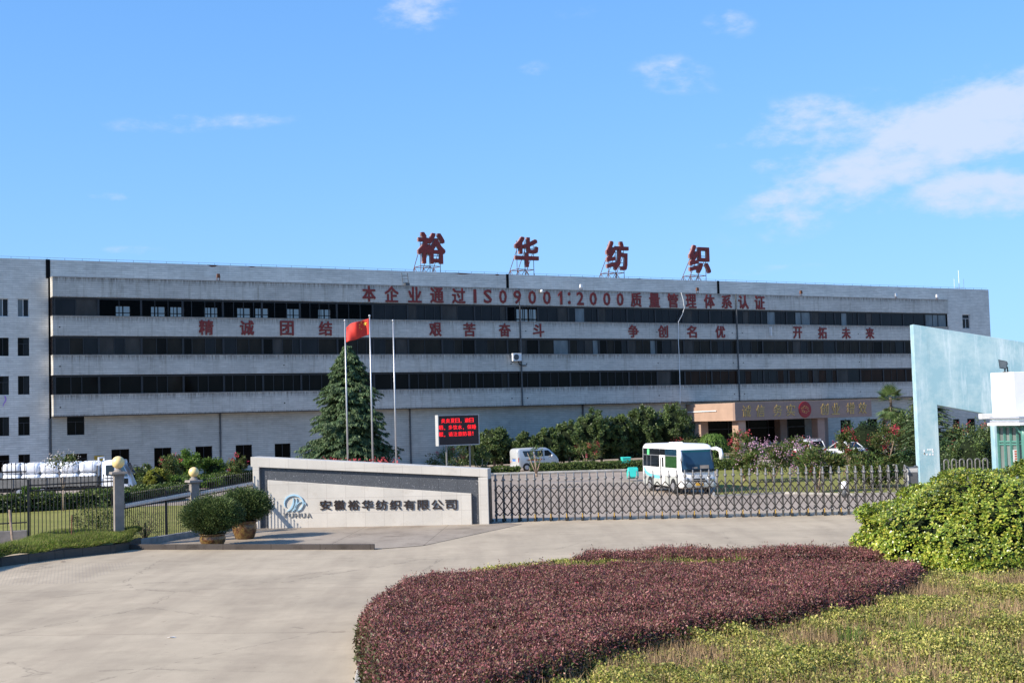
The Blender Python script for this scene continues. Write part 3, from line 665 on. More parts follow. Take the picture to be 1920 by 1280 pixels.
# rooftop characters on steel frames
for ch, px, wd in (('裕', 808.5, 51), ('华', 986.5, 43.5), ('纺', 1156.5, 41), ('织', 1310.5, 39)):
    s, _ = fac(px, 470, -1.2); sa, _ = fac(px-wd/2, 470, -1.2); sb, _ = fac(px+wd/2, 470, -1.2); w_ = sb-sa
    t = thing('rooftop_character', 'big red rooftop character %s on a thin steel frame' % ch, 'rooftop sign', fw(s, -1.2, 18.2), TH, 'big red rooftop characters')
    m = MB(); put_glyph(m, ch, 0, -.20, 3.22, w_, 3.08, .020, .04); m.build('character', ['sign red'], t, recalc=False)
    m = MB(); put_glyph(m, ch, 0, .0, 3.22, w_*1.03, 3.14, .028, .26); m.build('letter_box', ['sign red edge'], t, recalc=False)
    f = MB(); q = .035
    for x in (-w_*.36, -w_*.02, w_*.36):
        f.tube([(x, .24, 0), (x, .24, 4.4)], q, 5); f.tube([(x, 2.9, 0), (x, .24, 3.4)], q, 5); f.tube([(x, 1.7, 0), (x, 1.7, 1.45)], q, 5); f.tube([(x, .24, 1.45), (x, 1.7, 1.45)], q, 5); f.tube([(x, .24, 0), (x, 1.7, 1.45)], q*.8, 5)
    for z in (1.45, 2.5, 3.6): f.tube([(-w_*.36, .24, z), (w_*.36, .24, z)], q, 5)
    f.tube([(-w_*.36, 1.7, 1.45), (w_*.36, 1.7, 1.45)], q, 5); f.tube([(-w_*.36, .24, 0), (-w_*.02, .24, 1.45)], q*.8, 5); f.tube([(w_*.36, .24, 0), (-w_*.02, .24, 1.45)], q*.8, 5)
    f.build('steel_frame', 'rust', t)

# floodlights standing on the topmost ledge
FL = [(410, 'rusty box floodlight far left on the topmost ledge', 'rust'), (1090, 'small pale floodlight above the red colon', 'white plastic'), (1308, 'bracketed brown floodlight above the red character 理', 'rust'), (1502, 'rusty twin floodlight right of the last red character on the ledge', 'rust'), (1680, 'grey round floodlight on the ledge near its right end', 'steel'), (1757, 'white and red lamp at the right end of the ledge', 'white plastic')]
for i, (px, lb, mt) in enumerate(FL):
    s, _ = fac(px, 545, 1.); t = thing('floodlight', lb, 'floodlight', fw(s, .95, 17.375), TH, 'floodlights on the topmost ledge')
    b = MB(); b.box(-.16, .16, -.13, .1, .26, .62, (.03, .03)); b.build('lamp_head', mt, t, bevel=.02); b = MB(); b.tube([(-.12, 0, 0), (-.12, 0, .3)], .03, 6); b.tube([(.12, 0, 0), (.12, 0, .3)], .03, 6); b.box(-.17, .17, -.06, .06, 0, .04); b.build('bracket', 'rust', t)
s, z = fac(1015, 545, OFF+.1); t = thing('wall_lamp', 'white round lamp between two zeros on the topmost band', 'lamp', fw(s, OFF, z-.15), TH); b = MB(); b.sphere((0, -.18, .1), .17, 12, 8); b.build('globe', 'white plastic', t, True); b = MB(); b.box(-.05, .05, -.12, 0, .05, .15); b.build('bracket', 'pipe grey', t)
# ladder bracket, junk bush on the ledge, antenna, pipe lamp, cable, air conditioner, board, cloth
s, z = fac(762, 530, 1.); b = MB()
for x in (-.3, .3): b.tube([(x, -.2, 0), (x, .1, 1.25)], .035, 6)
for z_ in (.3, .65, 1.0): b.tube([(-.3, -.2+.24*z_, z_), (.3, -.2+.24*z_, z_)], .025, 5)
b.box(-.1, .35, -.3, .1, 0, .25); tag(b.build('roof_ladder', 'pipe grey', loc=tuple(fw(s, .7, 17.38))), 'short grey ladder leaning on the parapet above the red character 企', 'ladder').rotation_euler = (0, 0, TH)
s, z = fac(1798, 530, -2); b = MB(); b.tube([(0, 0, 0), (0, 0, 3.3)], .04, 6); b.tube([(-.85, 0, 1.1), (.85, 0, 1.1)], .03, 6)
for x in (-.85, .85): b.tube([(x, 0, 1.0), (x, 0, 2.2)], .025, 6)
b.tube([(-.3, 0, 0), (0, 0, 1)], .03, 5); b.tube([(.3, 0, 0), (0, 0, 1)], .03, 5)
tag(b.build('antenna', 'white plastic', loc=tuple(fw(s, -2, 18.2))), 'pale three-pronged antenna on the roof at its right end', 'antenna').rotation_euler = (0, 0, TH)
pts = [(1277, 548, 1.25), (1281, 562, 1.3), (1283, 577, 1.2), (1279, 590, 1.2), (1272, 603, 1.22), (1272, 640, 1.2), (1274, 680, 1.2), (1275, 725, 1.2), (1275, 757, 1.2)]
P_ = []
for px, py, o_ in pts:
    s, z = fac(px, py, o_); P_.append(tuple(fw(s, o_, z)))
b = MB(); b.tube(P_, .035, 6); tag(b.build('hanging_cable', 'white plastic'), 'loose white cable hanging down across all the bands', 'cable')
s, z = fac(1445, 628, OFF); b = MB(); b.tube([(0, -.1, 0), (0, -.1, 1.0)], .07, 8); b.tube([(-.18, -.1, .0), (-.18, -.1, 1.0)], .04, 6); tag(b.build('vent_pipe', 'white plastic', loc=tuple(fw(s, OFF, z-.1))), 'short white pipe on the second band left of the character 开', 'pipe').rotation_euler = (0, 0, TH)
s, z = fac(966, 670, OFF); t = thing('air_conditioner', 'white outdoor air conditioner unit hung on the third band', 'air conditioner', fw(s, OFF, z-.38), TH)
b = MB(); b.box(-.5, .5, -.45, -.1, 0, .78); b.build('casing', 'white plastic', t, bevel=.03); b = MB(); b.lathe([(.30, 0), (.30, .012), (.26, .02), (.05, .02)], 20); o = b.build('fan_grille', 'pipe grey', t); o.rotation_euler = (R(90), 0, 0); o.location = (-.12, -.45, .4)
b = MB(); b.box(-.42, -.36, -.5, 0, -.06, 0); b.box(.36, .42, -.5, 0, -.06, 0); b.tube([(.2, -.25, -.02), (.35, -.2, -.3), (.7, -.12, -.42), (1.25, -.08, -.42)], .05, 6); b.build('bracket', 'black iron', t)
s, z = fac(186, 860, .05); b = MB(); b.box(-.4, .4, -.06, 0, -.28, .28); b.prism([(-.35, .2), (-.1, .1), (.3, .17), (.1, .05)], -.065, -.06); o = tag(b.build('notice_board', 'yellow board', loc=tuple(fw(s, .0, z))), 'small yellow board on the tiled wall behind the truck cab', 'notice board'); o.rotation_euler = (0, 0, TH)
s, z = fac(10, 752, .1); b = MB(); gr = [[(-.12+.1*math.sin(j*.8)+.04*i*(1-j*.1), -.05-.03*math.cos(i*2+j), .45-j*.15) for i in range(4)] for j in range(7)]
for j in range(6):
    for i in range(3): b.quad(gr[j][i], gr[j][i+1], gr[j+1][i+1], gr[j+1][i])
o = tag(b.build('drying_cloth', 'lilac cloth', loc=tuple(fw(s, .1, z)), recalc=False), 'lilac cloth hanging to dry below a window of the left wing', 'cloth'); o.rotation_euler = (0, 0, TH)
sm = o.modifiers.new('thick', 'SOLIDIFY'); sm.thickness = .02

# ------------------------------------------------------------------ entrance portico
PO = thing('entrance_portico', 'pink stone entrance canopy with gold characters and a red emblem', 'entrance canopy', fw(66.05, 8.4), TH)
PL = 18.95
b = MB(); b.box(0, PL, 0, .35, 3.48, 5.35); b.build('fascia', 'pink stone cladding', PO, bevel=.02)
b = MB(); b.box(0, .35, .35, 8.4-.02, 3.48, 5.33); b.build('side_fascia', 'warm stone cladding', PO, bevel=.02)
b = MB(); b.box(.35, PL, .35, 8.3, 3.6, 4.2); b.build('canopy_slab', 'ledge concrete', PO)
b = MB(); b.box(PL-.35, PL-.01, .35, 8.3, 3.48, 5.34); b.build('side_fascia', 'pink stone cladding', PO)
for x, y in ((.75, .5), (11.55, .5), (.55, 6.6), (11.55, 6.6), (17.6, 6.6)):
    b = MB(); b.box(x, x+1.0, y, y+1.0, 0, 3.47); b.build('column', 'warm stone cladding' if x < 11 else 'pink stone cladding', PO, bevel=.03)
b = MB(); b.box(.9, 16, 7.6, 7.7, 0, 3.47); b.build('glass_doors', 'window glass black', PO)
b = MB()
for x in (2.2, 5.0, 7.8, 10.6, 13.4): b.box(x-.05, x+.05, 7.5, 7.62, 0, 3.4)
b.box(.9, 16, 7.5, 7.62, 2.5, 2.6); b.build('door_frame', 'dark window frame', PO)
b = MB(); b.tube([(-.06, 3.0, 4.55), (-.06, 8.0, 4.5)], .06, 6); b.build('tube_lamp', 'white plastic', PO)
for ch, px in zip('诚信务实创业增效', (1400, 1426, 1458.5, 1483, 1546, 1567.5, 1595, 1618)):
    s, z = fac(px, 766, 8.45); b = MB(); put_glyph(b, ch, 0, 0, 0, 1.12, 1.22, 0, .05, .10); b.build('gold_character', ['gold letters'], PO, recalc=False, loc=(s-66.05, -.03, 4.43))
s, z = fac(1509.5, 766, 8.45); b = MB(); b.lathe([(.86, 0), (.86, .05), (.82, .07)], 32); o = b.build('emblem', 'emblem red', PO, loc=(s-66.05, -.0, 4.44)); o.rotation_euler = (R(90), 0, 0)
b = MB()
for k in range(16):
    a = 2*PI*k/16; rad = .26+.2*(k % 2); p = Vector((rad*math.cos(a), rad*math.sin(a)*.8, .075)); q = p+Vector((.13*math.cos(a*3+1), .13*math.sin(a*3+1), 0)); b.tube([p, q], .022, 5)
b.tube([(.45*math.cos(2*PI*k/20), .37*math.sin(2*PI*k/20), .072) for k in range(21)], .014, 4); b.build('emblem_strokes', 'gold letters', o)

# ------------------------------------------------------------------ sign wall at the gate
sA = at(472, 990, 57.05); sB = at(917, 983, 56.0)
sA = np.array([sA[0], 57.05, 0]); sB = np.array([sB[0], 56.0, 0]); SLN = np.linalg.norm(sB-sA); STH = math.atan2(sB[1]-sA[1], sB[0]-sA[0])
SW = thing('sign_wall', 'sloping pale granite company sign wall with dark lettering beside the gate', 'sign wall', sA, STH)
zl, zr = 3.06, 2.30
def zt(x): return zl+(zr-zl)*x/SLN
b = MB(); b.prism([(0, zt(0)-.42), (SLN, zt(SLN)-.33), (SLN, zt(SLN)), (0, zt(0))], 0, 1.15); b.build('top_beam', 'pale granite', SW, bevel=.012)
b = MB(); b.box(SLN-.40, SLN, .003, 1.147, 0, zt(SLN)-.332); b.build('right_pier', 'pale granite', SW, bevel=.012)
b = MB(); b.box(.08, .36, .003, 1.1, 0, zt(0)-.425); b.build('left_pier', 'pale granite', SW, bevel=.012)
b = MB(); b.prism([(.36, 0), (SLN-.40, 0), (SLN-.40, zt(SLN)-.34), (.36, zt(.4)-.40)], .15, .9); b.build('dark_panel', 'dark speckled granite', SW)
b = MB(); b.box(SLN+.003, SLN+.03, .18, 1.0, .05, zt(SLN)-.42); b.build('end_panel', 'dark bronze', SW)
wx0, wx1 = .72, SLN-.72
b = MB(); b.prism([(wx0, -.05), (wx1, -.05), (wx1, 1.30), (wx0, 2.06)], .0, .16); b.build('pale_panel', 'pale granite', SW, bevel=.012)
def spx(px): # distance along the wall of a measured column
    d = ray(px, 945); n = np.array([-math.sin(STH), math.cos(STH), 0]); e = np.array([0, 0, EYE]); p = e+d*(((sA-e)@n)/(d@n)); return (p-sA)@np.array([math.cos(STH), math.sin(STH), 0])
def spz(px, py):
    d = ray(px, py); n = np.array([-math.sin(STH), math.cos(STH), 0]); e = np.array([0, 0, EYE]); return (e+d*(((sA-e)@n)/(d@n)))[2]
for i, ch in enumerate('安徽裕华纺织有限公司'):
    px = 610.5+26.15*i; b = MB(); put_glyph(b, ch, 0, 0, 0, .49, .41, .014, .05); b.build('letter', ['dark letters'], SW, recalc=False, loc=(spx(px), -.027, spz(px, 946.2-.45*i*.2)))
# emblem: a broken ring with two leaves and a drop
ex = spx(553.5); ez = spz(553.5, 943)
def ribbon(mb, pts, w0, w1, y0=-.06, y1=-.002):
    P = [Vector((p[0], p[1])) for p in pts]; n = len(P); L_ = []; R_ = []
    for i, p in enumerate(P):
        d = (P[min(i+1, n-1)]-P[max(i-1, 0)]).normalized(); s_ = Vector((-d.y, d.x)); t_ = i/(n-1); w_ = w0+(w1-w0)*t_ if isinstance(w0, float) else w0(t_)
        L_.append(p+s_*w_/2); R_.append(p-s_*w_/2)
    for i in range(n-1): mb.prism([tuple(R_[i]), tuple(R_[i+1]), tuple(L_[i+1]), tuple(L_[i])], y0, y1)
b = MB()
def arc(cx, cz, rx, rz, a0, a1, n=16): return [(cx+rx*math.cos(R(a0+(a1-a0)*i/n)), cz+rz*math.sin(R(a0+(a1-a0)*i/n))) for i in range(n+1)]
ribbon(b, arc(-.05, .0, .41, .35, 205, -38, 26), lambda t: .022+.05*math.sin(PI*min(1, t*1.02))**.8, 0)
ribbon(b, arc(-.05, .0, .41, .35, -38, -75, 6), lambda t: .05*(1-t)+.008, 0)
ribbon(b, arc(-.42, .16, .36, .50, -80, 8, 10), lambda t: .014+.062*math.sin(PI*t), 0)
ribbon(b, arc(-.22, .16, .30, .52, -75, 6, 10), lambda t: .014+.058*math.sin(PI*t), 0)
ribbon(b, arc(.30, -.30, .30, .36, 172, 92, 8), lambda t: .05*(1-t)+.015, 0)
ribbon(b, [(.42, .03), (.45, -.02), (.45, -.08)], .05, .02)
b.build('emblem', 'emblem blue', SW, loc=(ex, 0, ez))
for i, ch in enumerate('YUHUA'):
    px = 534.5+11.2*i; b = MB(); put_glyph(b, ch, 0, 0, 0, .19, .19, .02, .04); b.build('small_letter', ['grey letters'], SW, recalc=False, loc=(spx(px), -.022, spz(px, 965.5)))

# ------------------------------------------------------------------ retractable gate
gA = gp(931, 977.5); gB = gp(1700, 962); GL = np.linalg.norm(gB-gA); GTH = math.atan2(gB[1]-gA[1], gB[0]-gA[0])
GT = thing('retractable_gate', 'long grey concertina gate of arched posts and scissor bars across the driveway', 'gate', gA, GTH)
NP = 51; pitch = GL/NP
def arch(h, d=.17, r=.030, n=7):
    pts = [(0, -d, 0), (0, -d, h-d)]+[(0, -d*math.cos(PI*i/8), h-d+d*math.sin(PI*i/8)) for i in range(1, 8)]+[(0, d, h-d), (0, d, 0)]
    m = MB(); m.tube(pts, r, n); return m
a_ = arch(2.0, .17, .027)
for yy in (-.17, .17):
    for z in (.28, .44, .90, 1.36): a_.box(-.042, .042, yy-.042, yy+.042, z-.035, z+.035)
    a_.box(-.06, .06, yy-.06, yy+.06, 1.72, 1.80)
post0 = a_.build('post', 'grey metal', GT, True)
l = MB()
for (y, z0) in ((-.17, 0),):
    for A, B in (((0, 1.36), (.5, 1.56)), ((1, 1.36), (.5, 1.56)), ((0, 1.36), (1, .90)), ((0, .90), (1, 1.36)), ((0, .90), (1, .44)), ((0, .44), (1, .90)), ((0, .44), (.5, .26)), ((1, .44), (.5, .26))):
        l.tube([(A[0]*pitch, y-.03, A[1]), (B[0]*pitch, y-.03, B[1])], .023, 5)
lat0 = l.build('scissor_bars', 'dark bronze', GT)
c_ = MB(); c_.box(-.06, .06, -.34, .34, .06, .13); c_.tube([(-.05, -.3, .06), (.05, -.3, .06)], .06, 10); c_.tube([(-.05, .3, .06), (.05, .3, .06)], .06, 10); cas0 = c_.build('wheel', 'tyre', GT)
gd = MB(); gd.box(-.02, .02, -.25, -.22, .12, .31); grd0 = gd.build('yellow_guard', 'yellow paint', GT)
for i in range(NP+1):
    if i: dup(post0, GT, (i*pitch, 0, 0))
    if 0 < i < NP: dup(lat0, GT, (i*pitch, 0, 0))
    if i % 2 and i > 1: dup(cas0, GT, (i*pitch, 0, 0)); dup(grd0, GT, (i*pitch, 0, 0))
cas0.location = grd0.location = (pitch, 0, 0)
# motor unit of the gate
uM = gp(1713, 961); MU = thing('gate_motor_unit', 'grey gate motor cabinet with a no-entry sticker beside the blue pier', 'gate motor', uM, GTH)
b = MB(); b.box(-.22, .22, -.25, .35, .05, 1.86); b.build('cabinet', 'cabinet grey', MU, bevel=.03)
b = MB(); b.box(-.17, .17, -.275, -.252, 1.16, 1.70); b.build('display', 'pipe grey', MU, bevel=.01)
b = MB(); b.box(-.19, .19, -.262, -.252, .3, 1.05); st = b.build('sticker', 'white plastic', MU)
b = MB(); b.tube([(.13*math.cos(2*PI*k/24), -.27, .80+.15*math.sin(2*PI*k/24)) for k in range(25)], .017, 5); b.tube([(-.09, -.272, .9), (.09, -.272, .7)], .014, 5); b.tube([(-.03, -.269, .72), (.02, -.269, .88)], .018, 5); b.build('prohibition_sign', 'red lamp', st)
b = MB(); b.tube([(-.2, -.05, 1.9), (-.2, .3, 1.9)], .06, 8); b.tube([(.2, -.05, 1.9), (.2, .3, 1.9)], .06, 8); b.box(-.24, .24, -.22, .34, 1.865, 1.90); b.build('cap', 'pipe grey', MU)
# second gate seen end-on behind the blue pier
G2 = at(1755, 935, 60.5); g2 = thing('side_gate', 'folded grey side gate of tall arches behind the blue pier', 'gate', (G2[0], 60.5, 0), R(3))
a2 = MB(); h2 = 1.98; d2 = .105
for i in range(6):
    x = .55+.36*i; a2 = MB(); a2.tube([(x-d2, 0, 0), (x-d2, 0, h2-d2)]+[(x-d2*math.cos(PI*j/8), 0, h2-d2+d2*math.sin(PI*j/8)) for j in range(1, 8)]+[(x+d2, 0, h2-d2), (x+d2, 0, 0)], .034, 7); a2.build('arch', 'grey metal', g2, True)
b = MB()
for i in range(6):
    for z in (.5, 1.0, 1.4): b.tube([(.4+.36*i, .05, z), (.76+.36*i, .05, z-.35)], .016, 5)
b.build('scissor_bars', 'dark bronze', g2)

# ------------------------------------------------------------------ blue gate wall and gatehouse
BY = 57.6
def by(px, py): p = at(px, py, BY); return p[0], p[2]
c0 = by(1712, 608); c1 = by(1920, 641); sl = (c1[1]-c0[1])/(c1[0]-c0[0]); xr = c0[0]+9.5
o0 = by(1757.5, 759); o1 = by(1862, 778); ob = by(1757.5, 900)
BW = thing('blue_gate_wall', 'tall weathered light blue gate wall with slanted top and an opening', 'gate wall', (c0[0], BY, 0))
X = lambda q: q-c0[0]
b = MB(); xo0, xo1 = X(o0[0]), X(o1[0])+.02; zo0, zo1 = o0[1], o1[1]; zt2 = lambda x: c0[1]+sl*x
b.prism([(-.0, 0), (xo0, 0), (xo0, zo0), (xo1, zo1), (xo1, 0), (X(xr), 0), (X(xr), zt2(X(xr))), (0, zt2(0))], 0, .48); b.build('wall', 'weathered blue paint', BW, bevel=.012)
b = MB(); b.tube([(X(by(1893, 0)[0]), -.02, zt2(4.2)-.05), (X(by(1895, 0)[0])+.02, -.02, zt2(4.2)-.9), (X(by(1897, 0)[0])+.03, -.02, zt2(4.2)-2.2)], .016, 5); b.build('crack_cable', 'pipe grey', BW)
b = MB()
for px, py in ((1733, 844), (1740, 842), (1744, 842), (1748, 842), (1733, 850), (1749, 846), (1733, 849), (1749, 851), (1738, 851), (1744, 851)):
    q = by(px, py); b.box(X(q[0])-.03, X(q[0])+.03, -.008, -.001, q[1]-.05, q[1]+.03)
b.build('fixing_holes', 'white render', BW)
# gatehouse: canted corner towards the camera
GY = 51.0
gc = at(1900, 700, GY); GH = thing('gatehouse', 'white and green gatehouse with a flat pipe-edged roof in front of the blue wall', 'gatehouse', (gc[0], GY, 0))
dl = Vector((-math.cos(R(52)), math.sin(R(52)), 0)); dr_ = Vector((math.cos(R(7)), math.sin(R(7)), 0))
def gz(py): return at(1900, py, GY)[2]
Lp = dl*.98; Rp = dr_*4.0; bk = Vector((3.2, 3.2, 0))
def wedge(mb, sc, z0, z1, outs=0.):
    o = Vector((0, -outs, 0)); a = Lp*sc+dl*outs; r2 = Rp+dr_*outs
    mb.prism([(a.x, a.y), (o.x, o.y), (r2.x, r2.y), (bk.x, bk.y)], z0, z1, 'xy')
b = MB(); wedge(b, 1, gz(781), gz(697)); b.build('white_parapet', 'white render', GH, bevel=.02)
b = MB()
Lq = dl*1.0; 
b.prism([(Lq.x-.25, Lq.y-.15), (-.15, -.75), (Rp.x, Rp.y-.7), (bk.x, bk.y)], gz(797), gz(792), 'xy')
b.prism([(Lq.x-.02, Lq.y-.02), (-.05, -.45), (Rp.x, Rp.y-.4), (bk.x, bk.y)], gz(786), gz(784), 'xy'); b.build('roof_slab', 'white render', GH, bevel=.01)
b = MB()
for z, r_ in ((gz(783), .05), (gz(789.5), .05)): b.tube([(Lq.x-.1, Lq.y-.1, z), (-.1, -.6, z), (Rp.x, Rp.y-.55, z)], r_, 8)
b.build('roof_pipe', 'galvanised pole', GH)
b = MB(); b.prism([(Lq.x+.25, Lq.y+.1), (.08, .1), (Rp.x, Rp.y+.1), (bk.x, bk.y)], 0, gz(797), 'xy'); b.build('glazing', 'pale booth glass', GH)
b = MB(); p0 = Vector((Lq.x+.25, Lq.y+.1, 0)); p1 = Vector((.08, .1, 0)); p2 = Vector((Rp.x, Rp.y+.1, 0)); tz = gz(797)
for t in (0, .34, .66, 1):
    q = p0.lerp(p1, t)-Vector((.02, .04, 0)); b.box(q.x-.04, q.x+.04, q.y-.04, q.y+.04, 0, tz)
for t in (.12, .3, .5): q = p1.lerp(p2, t)-Vector((0, .04, 0)); b.box(q.x-.04, q.x+.04, q.y-.04, q.y+.04, 0, tz)
for z in (gz(828), gz(833), .9, tz-.05):
    b.tube([p0+Vector((-.02, -.03, z)), p1+Vector((-.02, -.05, z)), p2+Vector((0, -.05, z))], .035, 6)
b.build('window_frame', 'green window frame', GH)
b = MB(); b.tube([(.16, -.35, 0), (.16, -.35, tz-.45), (.16, -.35, tz)], .115, 14); b.tube([(-.1, -.2, tz), (.16, -.33, tz-.42)], .06, 8); b.build('round_post', 'green window frame', GH, True)
b = MB(); q = p0.lerp(p1, .82); 
b.box(q.x-.10, q.x+.10, q.y-.09, q.y-.07, gz(868), gz(843)); b.build('paper_notice', 'white plastic', GH)
b = MB(); 
for k in range(5): b.box(q.x-.05, q.x+.05, q.y-.097, q.y-.091, gz(866-4.6*k), gz(863.2-4.6*k))
b.build('notice_strokes', 'orange decal', GH)
fp = at(1886, 697, GY+.25); t = thing('floodlight', 'black floodlight with glass front on the white gatehouse parapet', 'floodlight', (fp[0], GY+.45, gz(697)), R(20))
b = MB(); b.loft([[(-.28, -.10, .16), (-.02, -.16, .12), (.05, -.14, .42), (-.26, -.02, .50)], [(-.05, .12, .18), (.16, .06, .16), (.26, .06, .34), (.03, .16, .46)]]); b.build('housing', 'black iron', t)
b = MB(); b.add([(-.27, -.115, .18), (-.03, -.17, .145), (.03, -.152, .40), (-.25, -.035, .475)], [(0, 1, 2, 3)]); b.build('glass', 'curtained glass', t)
b = MB(); b.tube([(.05, 0, 0), (.05, 0, .2)], .03, 6); b.tube([(.2, .02, 0), (.2, .04, .22)], .03, 6); b.box(-.02, .26, -.05, .05, 0, .03); b.build('bracket', 'black iron', t)
fp = at(1850, 780, 54.5); b = MB(); b.box(-.28, .5, -.14, .14, -.11, .11); b.box(-.3, -.28, -.10, .10, -.08, .08); b.box(.5, 1.0, -.03, .03, -.03, .03); tag(b.build('security_camera', 'white plastic', loc=(fp[0], 54.5, fp[2]), bevel=.02), 'white box camera reaching left from the gatehouse roof', 'security camera')

# ------------------------------------------------------------------ iron fences and lamp pillars
def pillar(px, Y, zb, zcap, w, ball, label, rot):
    p = at(px, 900, Y); t = thing('fence_pillar', label, 'fence pillar', (p[0], Y, zb), rot, 'fence pillars with globe lamps'); h = zcap-zb
    b = MB(); b.box(-w/2, w/2, -w/2, w/2, -.1, h-.22); b.build('shaft', 'fence pillar concrete', t, bevel=.015)
    b = MB(); c = w/2; b.box(-c-.02, c+.02, -c-.02, c+.02, h-.22, h-.14); b.box(-c-.12, c+.12, -c-.12, c+.12, h-.14, h-.05, (.02, .02)); b.lathe([(.19, h-.05), (.13, h+.02), (.09, h+.09)], 16); b.build('cap', 'fence pillar concrete', t, bevel=.008)
    b = MB(); b.sphere((0, 0, h+.06+ball), ball, 28, 18); b.build('globe_lamp', 'cream lamp glass', t, True); return t
P1 = at(222, 900, 50.2); P2 = at(363.5, 900, 54.0)
pillar(222, 50.2, .1, 2.86, .36, .235, 'tall grey pillar with a cream globe lamp at the grass verge', R(27))
pillar(363.5, 54.0, .0, 2.32, .34, .205, 'shorter pale pillar with a cream globe lamp behind the potted shrubs', R(35))
def fence(name, label, A, B, rails, zlo, zhi, n, ends=(True, True), tip=True, scroll=None, mid=None):
    """rails: list of (z at A, z at B); pickets from zlo to zhi, each (at A, at B)"""
    A = Vector((*A, 0)); B = Vector((*B, 0)); Ln = (B-A).length; th = math.atan2(B.y-A.y, B.x-A.x)
    t = thing(name, label, 'iron fence', A, th, 'black iron fence panels')
    for za, zb in rails: b = MB(); b.tube([(0, 0, za), (Ln, 0, zb)], .027, 6); b.build('rail', 'black iron', t)
    m = MB(); hh = zhi[0]-zlo[0]; m.tube([(0, 0, 0), (0, 0, hh-.08)], .0145, 6); m.tube([(0, 0, hh-.10), (0, 0, hh-.05), (0, 0, hh)], [.014, .026, .003], 6) if tip else m.tube([(0, 0, hh-.09), (0, 0, hh)], .0145, 6)
    p0 = m.build('picket', 'black iron', t); 
    for i in range(n):
        f = (i+.5)/n; o = p0 if i == 0 else dup(p0, t); o.location = (Ln*f, 0, zlo[0]+(zlo[1]-zlo[0])*f)
    for f in ([0.] if ends[0] else [])+([1.] if ends[1] else [])+([mid] if mid else []):
        z = max(rails[0])+.25; b = MB(); b.box(Ln*f-.04, Ln*f+.04, -.04, .04, (zlo[0]+(zlo[1]-zlo[0])*f)-.15, (rails[0][0]+(rails[0][1]-rails[0][0])*f)+.22); b.build('post', 'black iron', t)
    if scroll:
        s = MB(); (a0, a1), (b0, b1) = scroll; k = int(n*1.0)
        for i in range(k):
            f = (i+.5)/k; za = a0+(a1-a0)*f; zb = b0+(b1-b0)*f; s.lathe([(.045, -.075), (.062, 0), (.045, .075)], 8, (Ln*f, -.02, (za+zb)/2))
        s.build('ornament_row', 'pale ornament', t)
    return t
Fm = at(53, 900, 49.3); Fl = at(-140, 900, 48.2)
fence('iron_fence', 'black iron fence panel between the grass verge and the lamp pillar', Fm[:2], P1[:2]-np.array([.2, 0]), [(2.42, 2.46), (2.22, 2.26), (.47, .62)], (.24, .34), (2.66, 2.70), 22, (True, False))
fence('iron_fence', 'taller black iron fence panel on a low wall at the left edge', Fl[:2], Fm[:2]-np.array([.06, 0]), [(2.98, 2.94), (2.70, 2.68), (1.06, 1.08)], (.75, .78), (3.26, 3.24), 23, (True, False))
fence('iron_fence', 'black iron fence panel between the two lamp pillars', P1[:2]+np.array([.18, .12]), P2[:2]+np.array([-.12, -.2]), [(1.60, 1.83), (1.42, 1.62), (-.02, .16)], (-.05, .10), (2.0, 2.3), 34, (False, False), True, ((1.59, 1.81), (1.45, 1.65)), .62)
fence('iron_fence', 'black iron fence panel from the shorter pillar to the sign wall', P2[:2]+np.array([.2, .1]), (-11.0, 57.6), [(1.83, 2.05), (1.62, 1.86), (.16, .3)], (.10, .25), (2.3, 2.5), 28, (False, True), True, ((1.81, 2.03), (1.65, 1.89)))
b = MB(); b.box(0, np.linalg.norm(Fm[:2]-Fl[:2])-.05, -.14, .14, 0, .80); o = tag(b.build('low_wall', 'fence pillar concrete', loc=(Fl[0], Fl[1], 0), bevel=.015), 'low grey concrete wall under the taller fence panel', 'low wall'); o.rotation_euler = (0, 0, math.atan2(Fm[1]-Fl[1], Fm[0]-Fl[0]))

# ------------------------------------------------------------------ flagpoles, flag, LED board
def flagpole(px, pytop, Y, label, base=0):
    p = at(px, 800, Y); tz = at(px, pytop, Y)[2]; t = thing('flagpole', label, 'flagpole', (p[0], Y, base), 0, 'flagpoles behind the sign wall')
    b = MB(); b.tube([(0, 0, 0), (0, 0, tz*.5), (0, 0, tz-.1)], [.060, .052, .040], 12); b.build('pole', 'galvanised pole', t, True); b = MB(); b.sphere((0, 0, tz-.03), .075, 12, 8); b.build('finial', 'galvanised pole', t, True)
    b = MB(); b.box(-.3, .3, -.3, .3, 0, .35, (.05, .05)); b.build('base', 'ledge concrete', t); return p[0], tz
FY = 84.
flagpole(650.8, 600, FY, 'slim flagpole at the left, in front of the tall conifer'); fx, ftz = flagpole(697.5, 591, FY, 'tallest flagpole, flying the red flag'); flagpole(741.5, 600, FY, 'bare flagpole at the right, clear of the conifer')
# the flag: hoist at the pole, blowing to the left and a little towards the viewer
hz1 = at(697, 597, FY)[2]; hz0 = at(697, 627, FY)[2]; FW_ = 1.62; NX, NZ = 36, 20
def flagp(u, v):        # u along the fly 0..1, v up the hoist 0..1
    x = -.05-u*1.42; y = .16*math.sin(u*6.2+v*1.6)*u**.6-.25*u+.05*math.sin(u*12-v*2); top = hz1-.36*u-.04*u*u; bot = hz0-.40*u-.10*math.sin(u*2.2)*u
    if u > .8: top -= (u-.8)*.6
    z = bot+(top-bot)*v+.03*math.sin(u*9+v)*u; return Vector((x-.10*v*u*0, y, z))
b = MB(); idx = {}
vs = [flagp(i/NX, j/NZ) for i in range(NX+1) for j in range(NZ+1)]; b.add(vs, [(i*(NZ+1)+j, (i+1)*(NZ+1)+j, (i+1)*(NZ+1)+j+1, i*(NZ+1)+j+1) for i in range(NX) for j in range(NZ)])
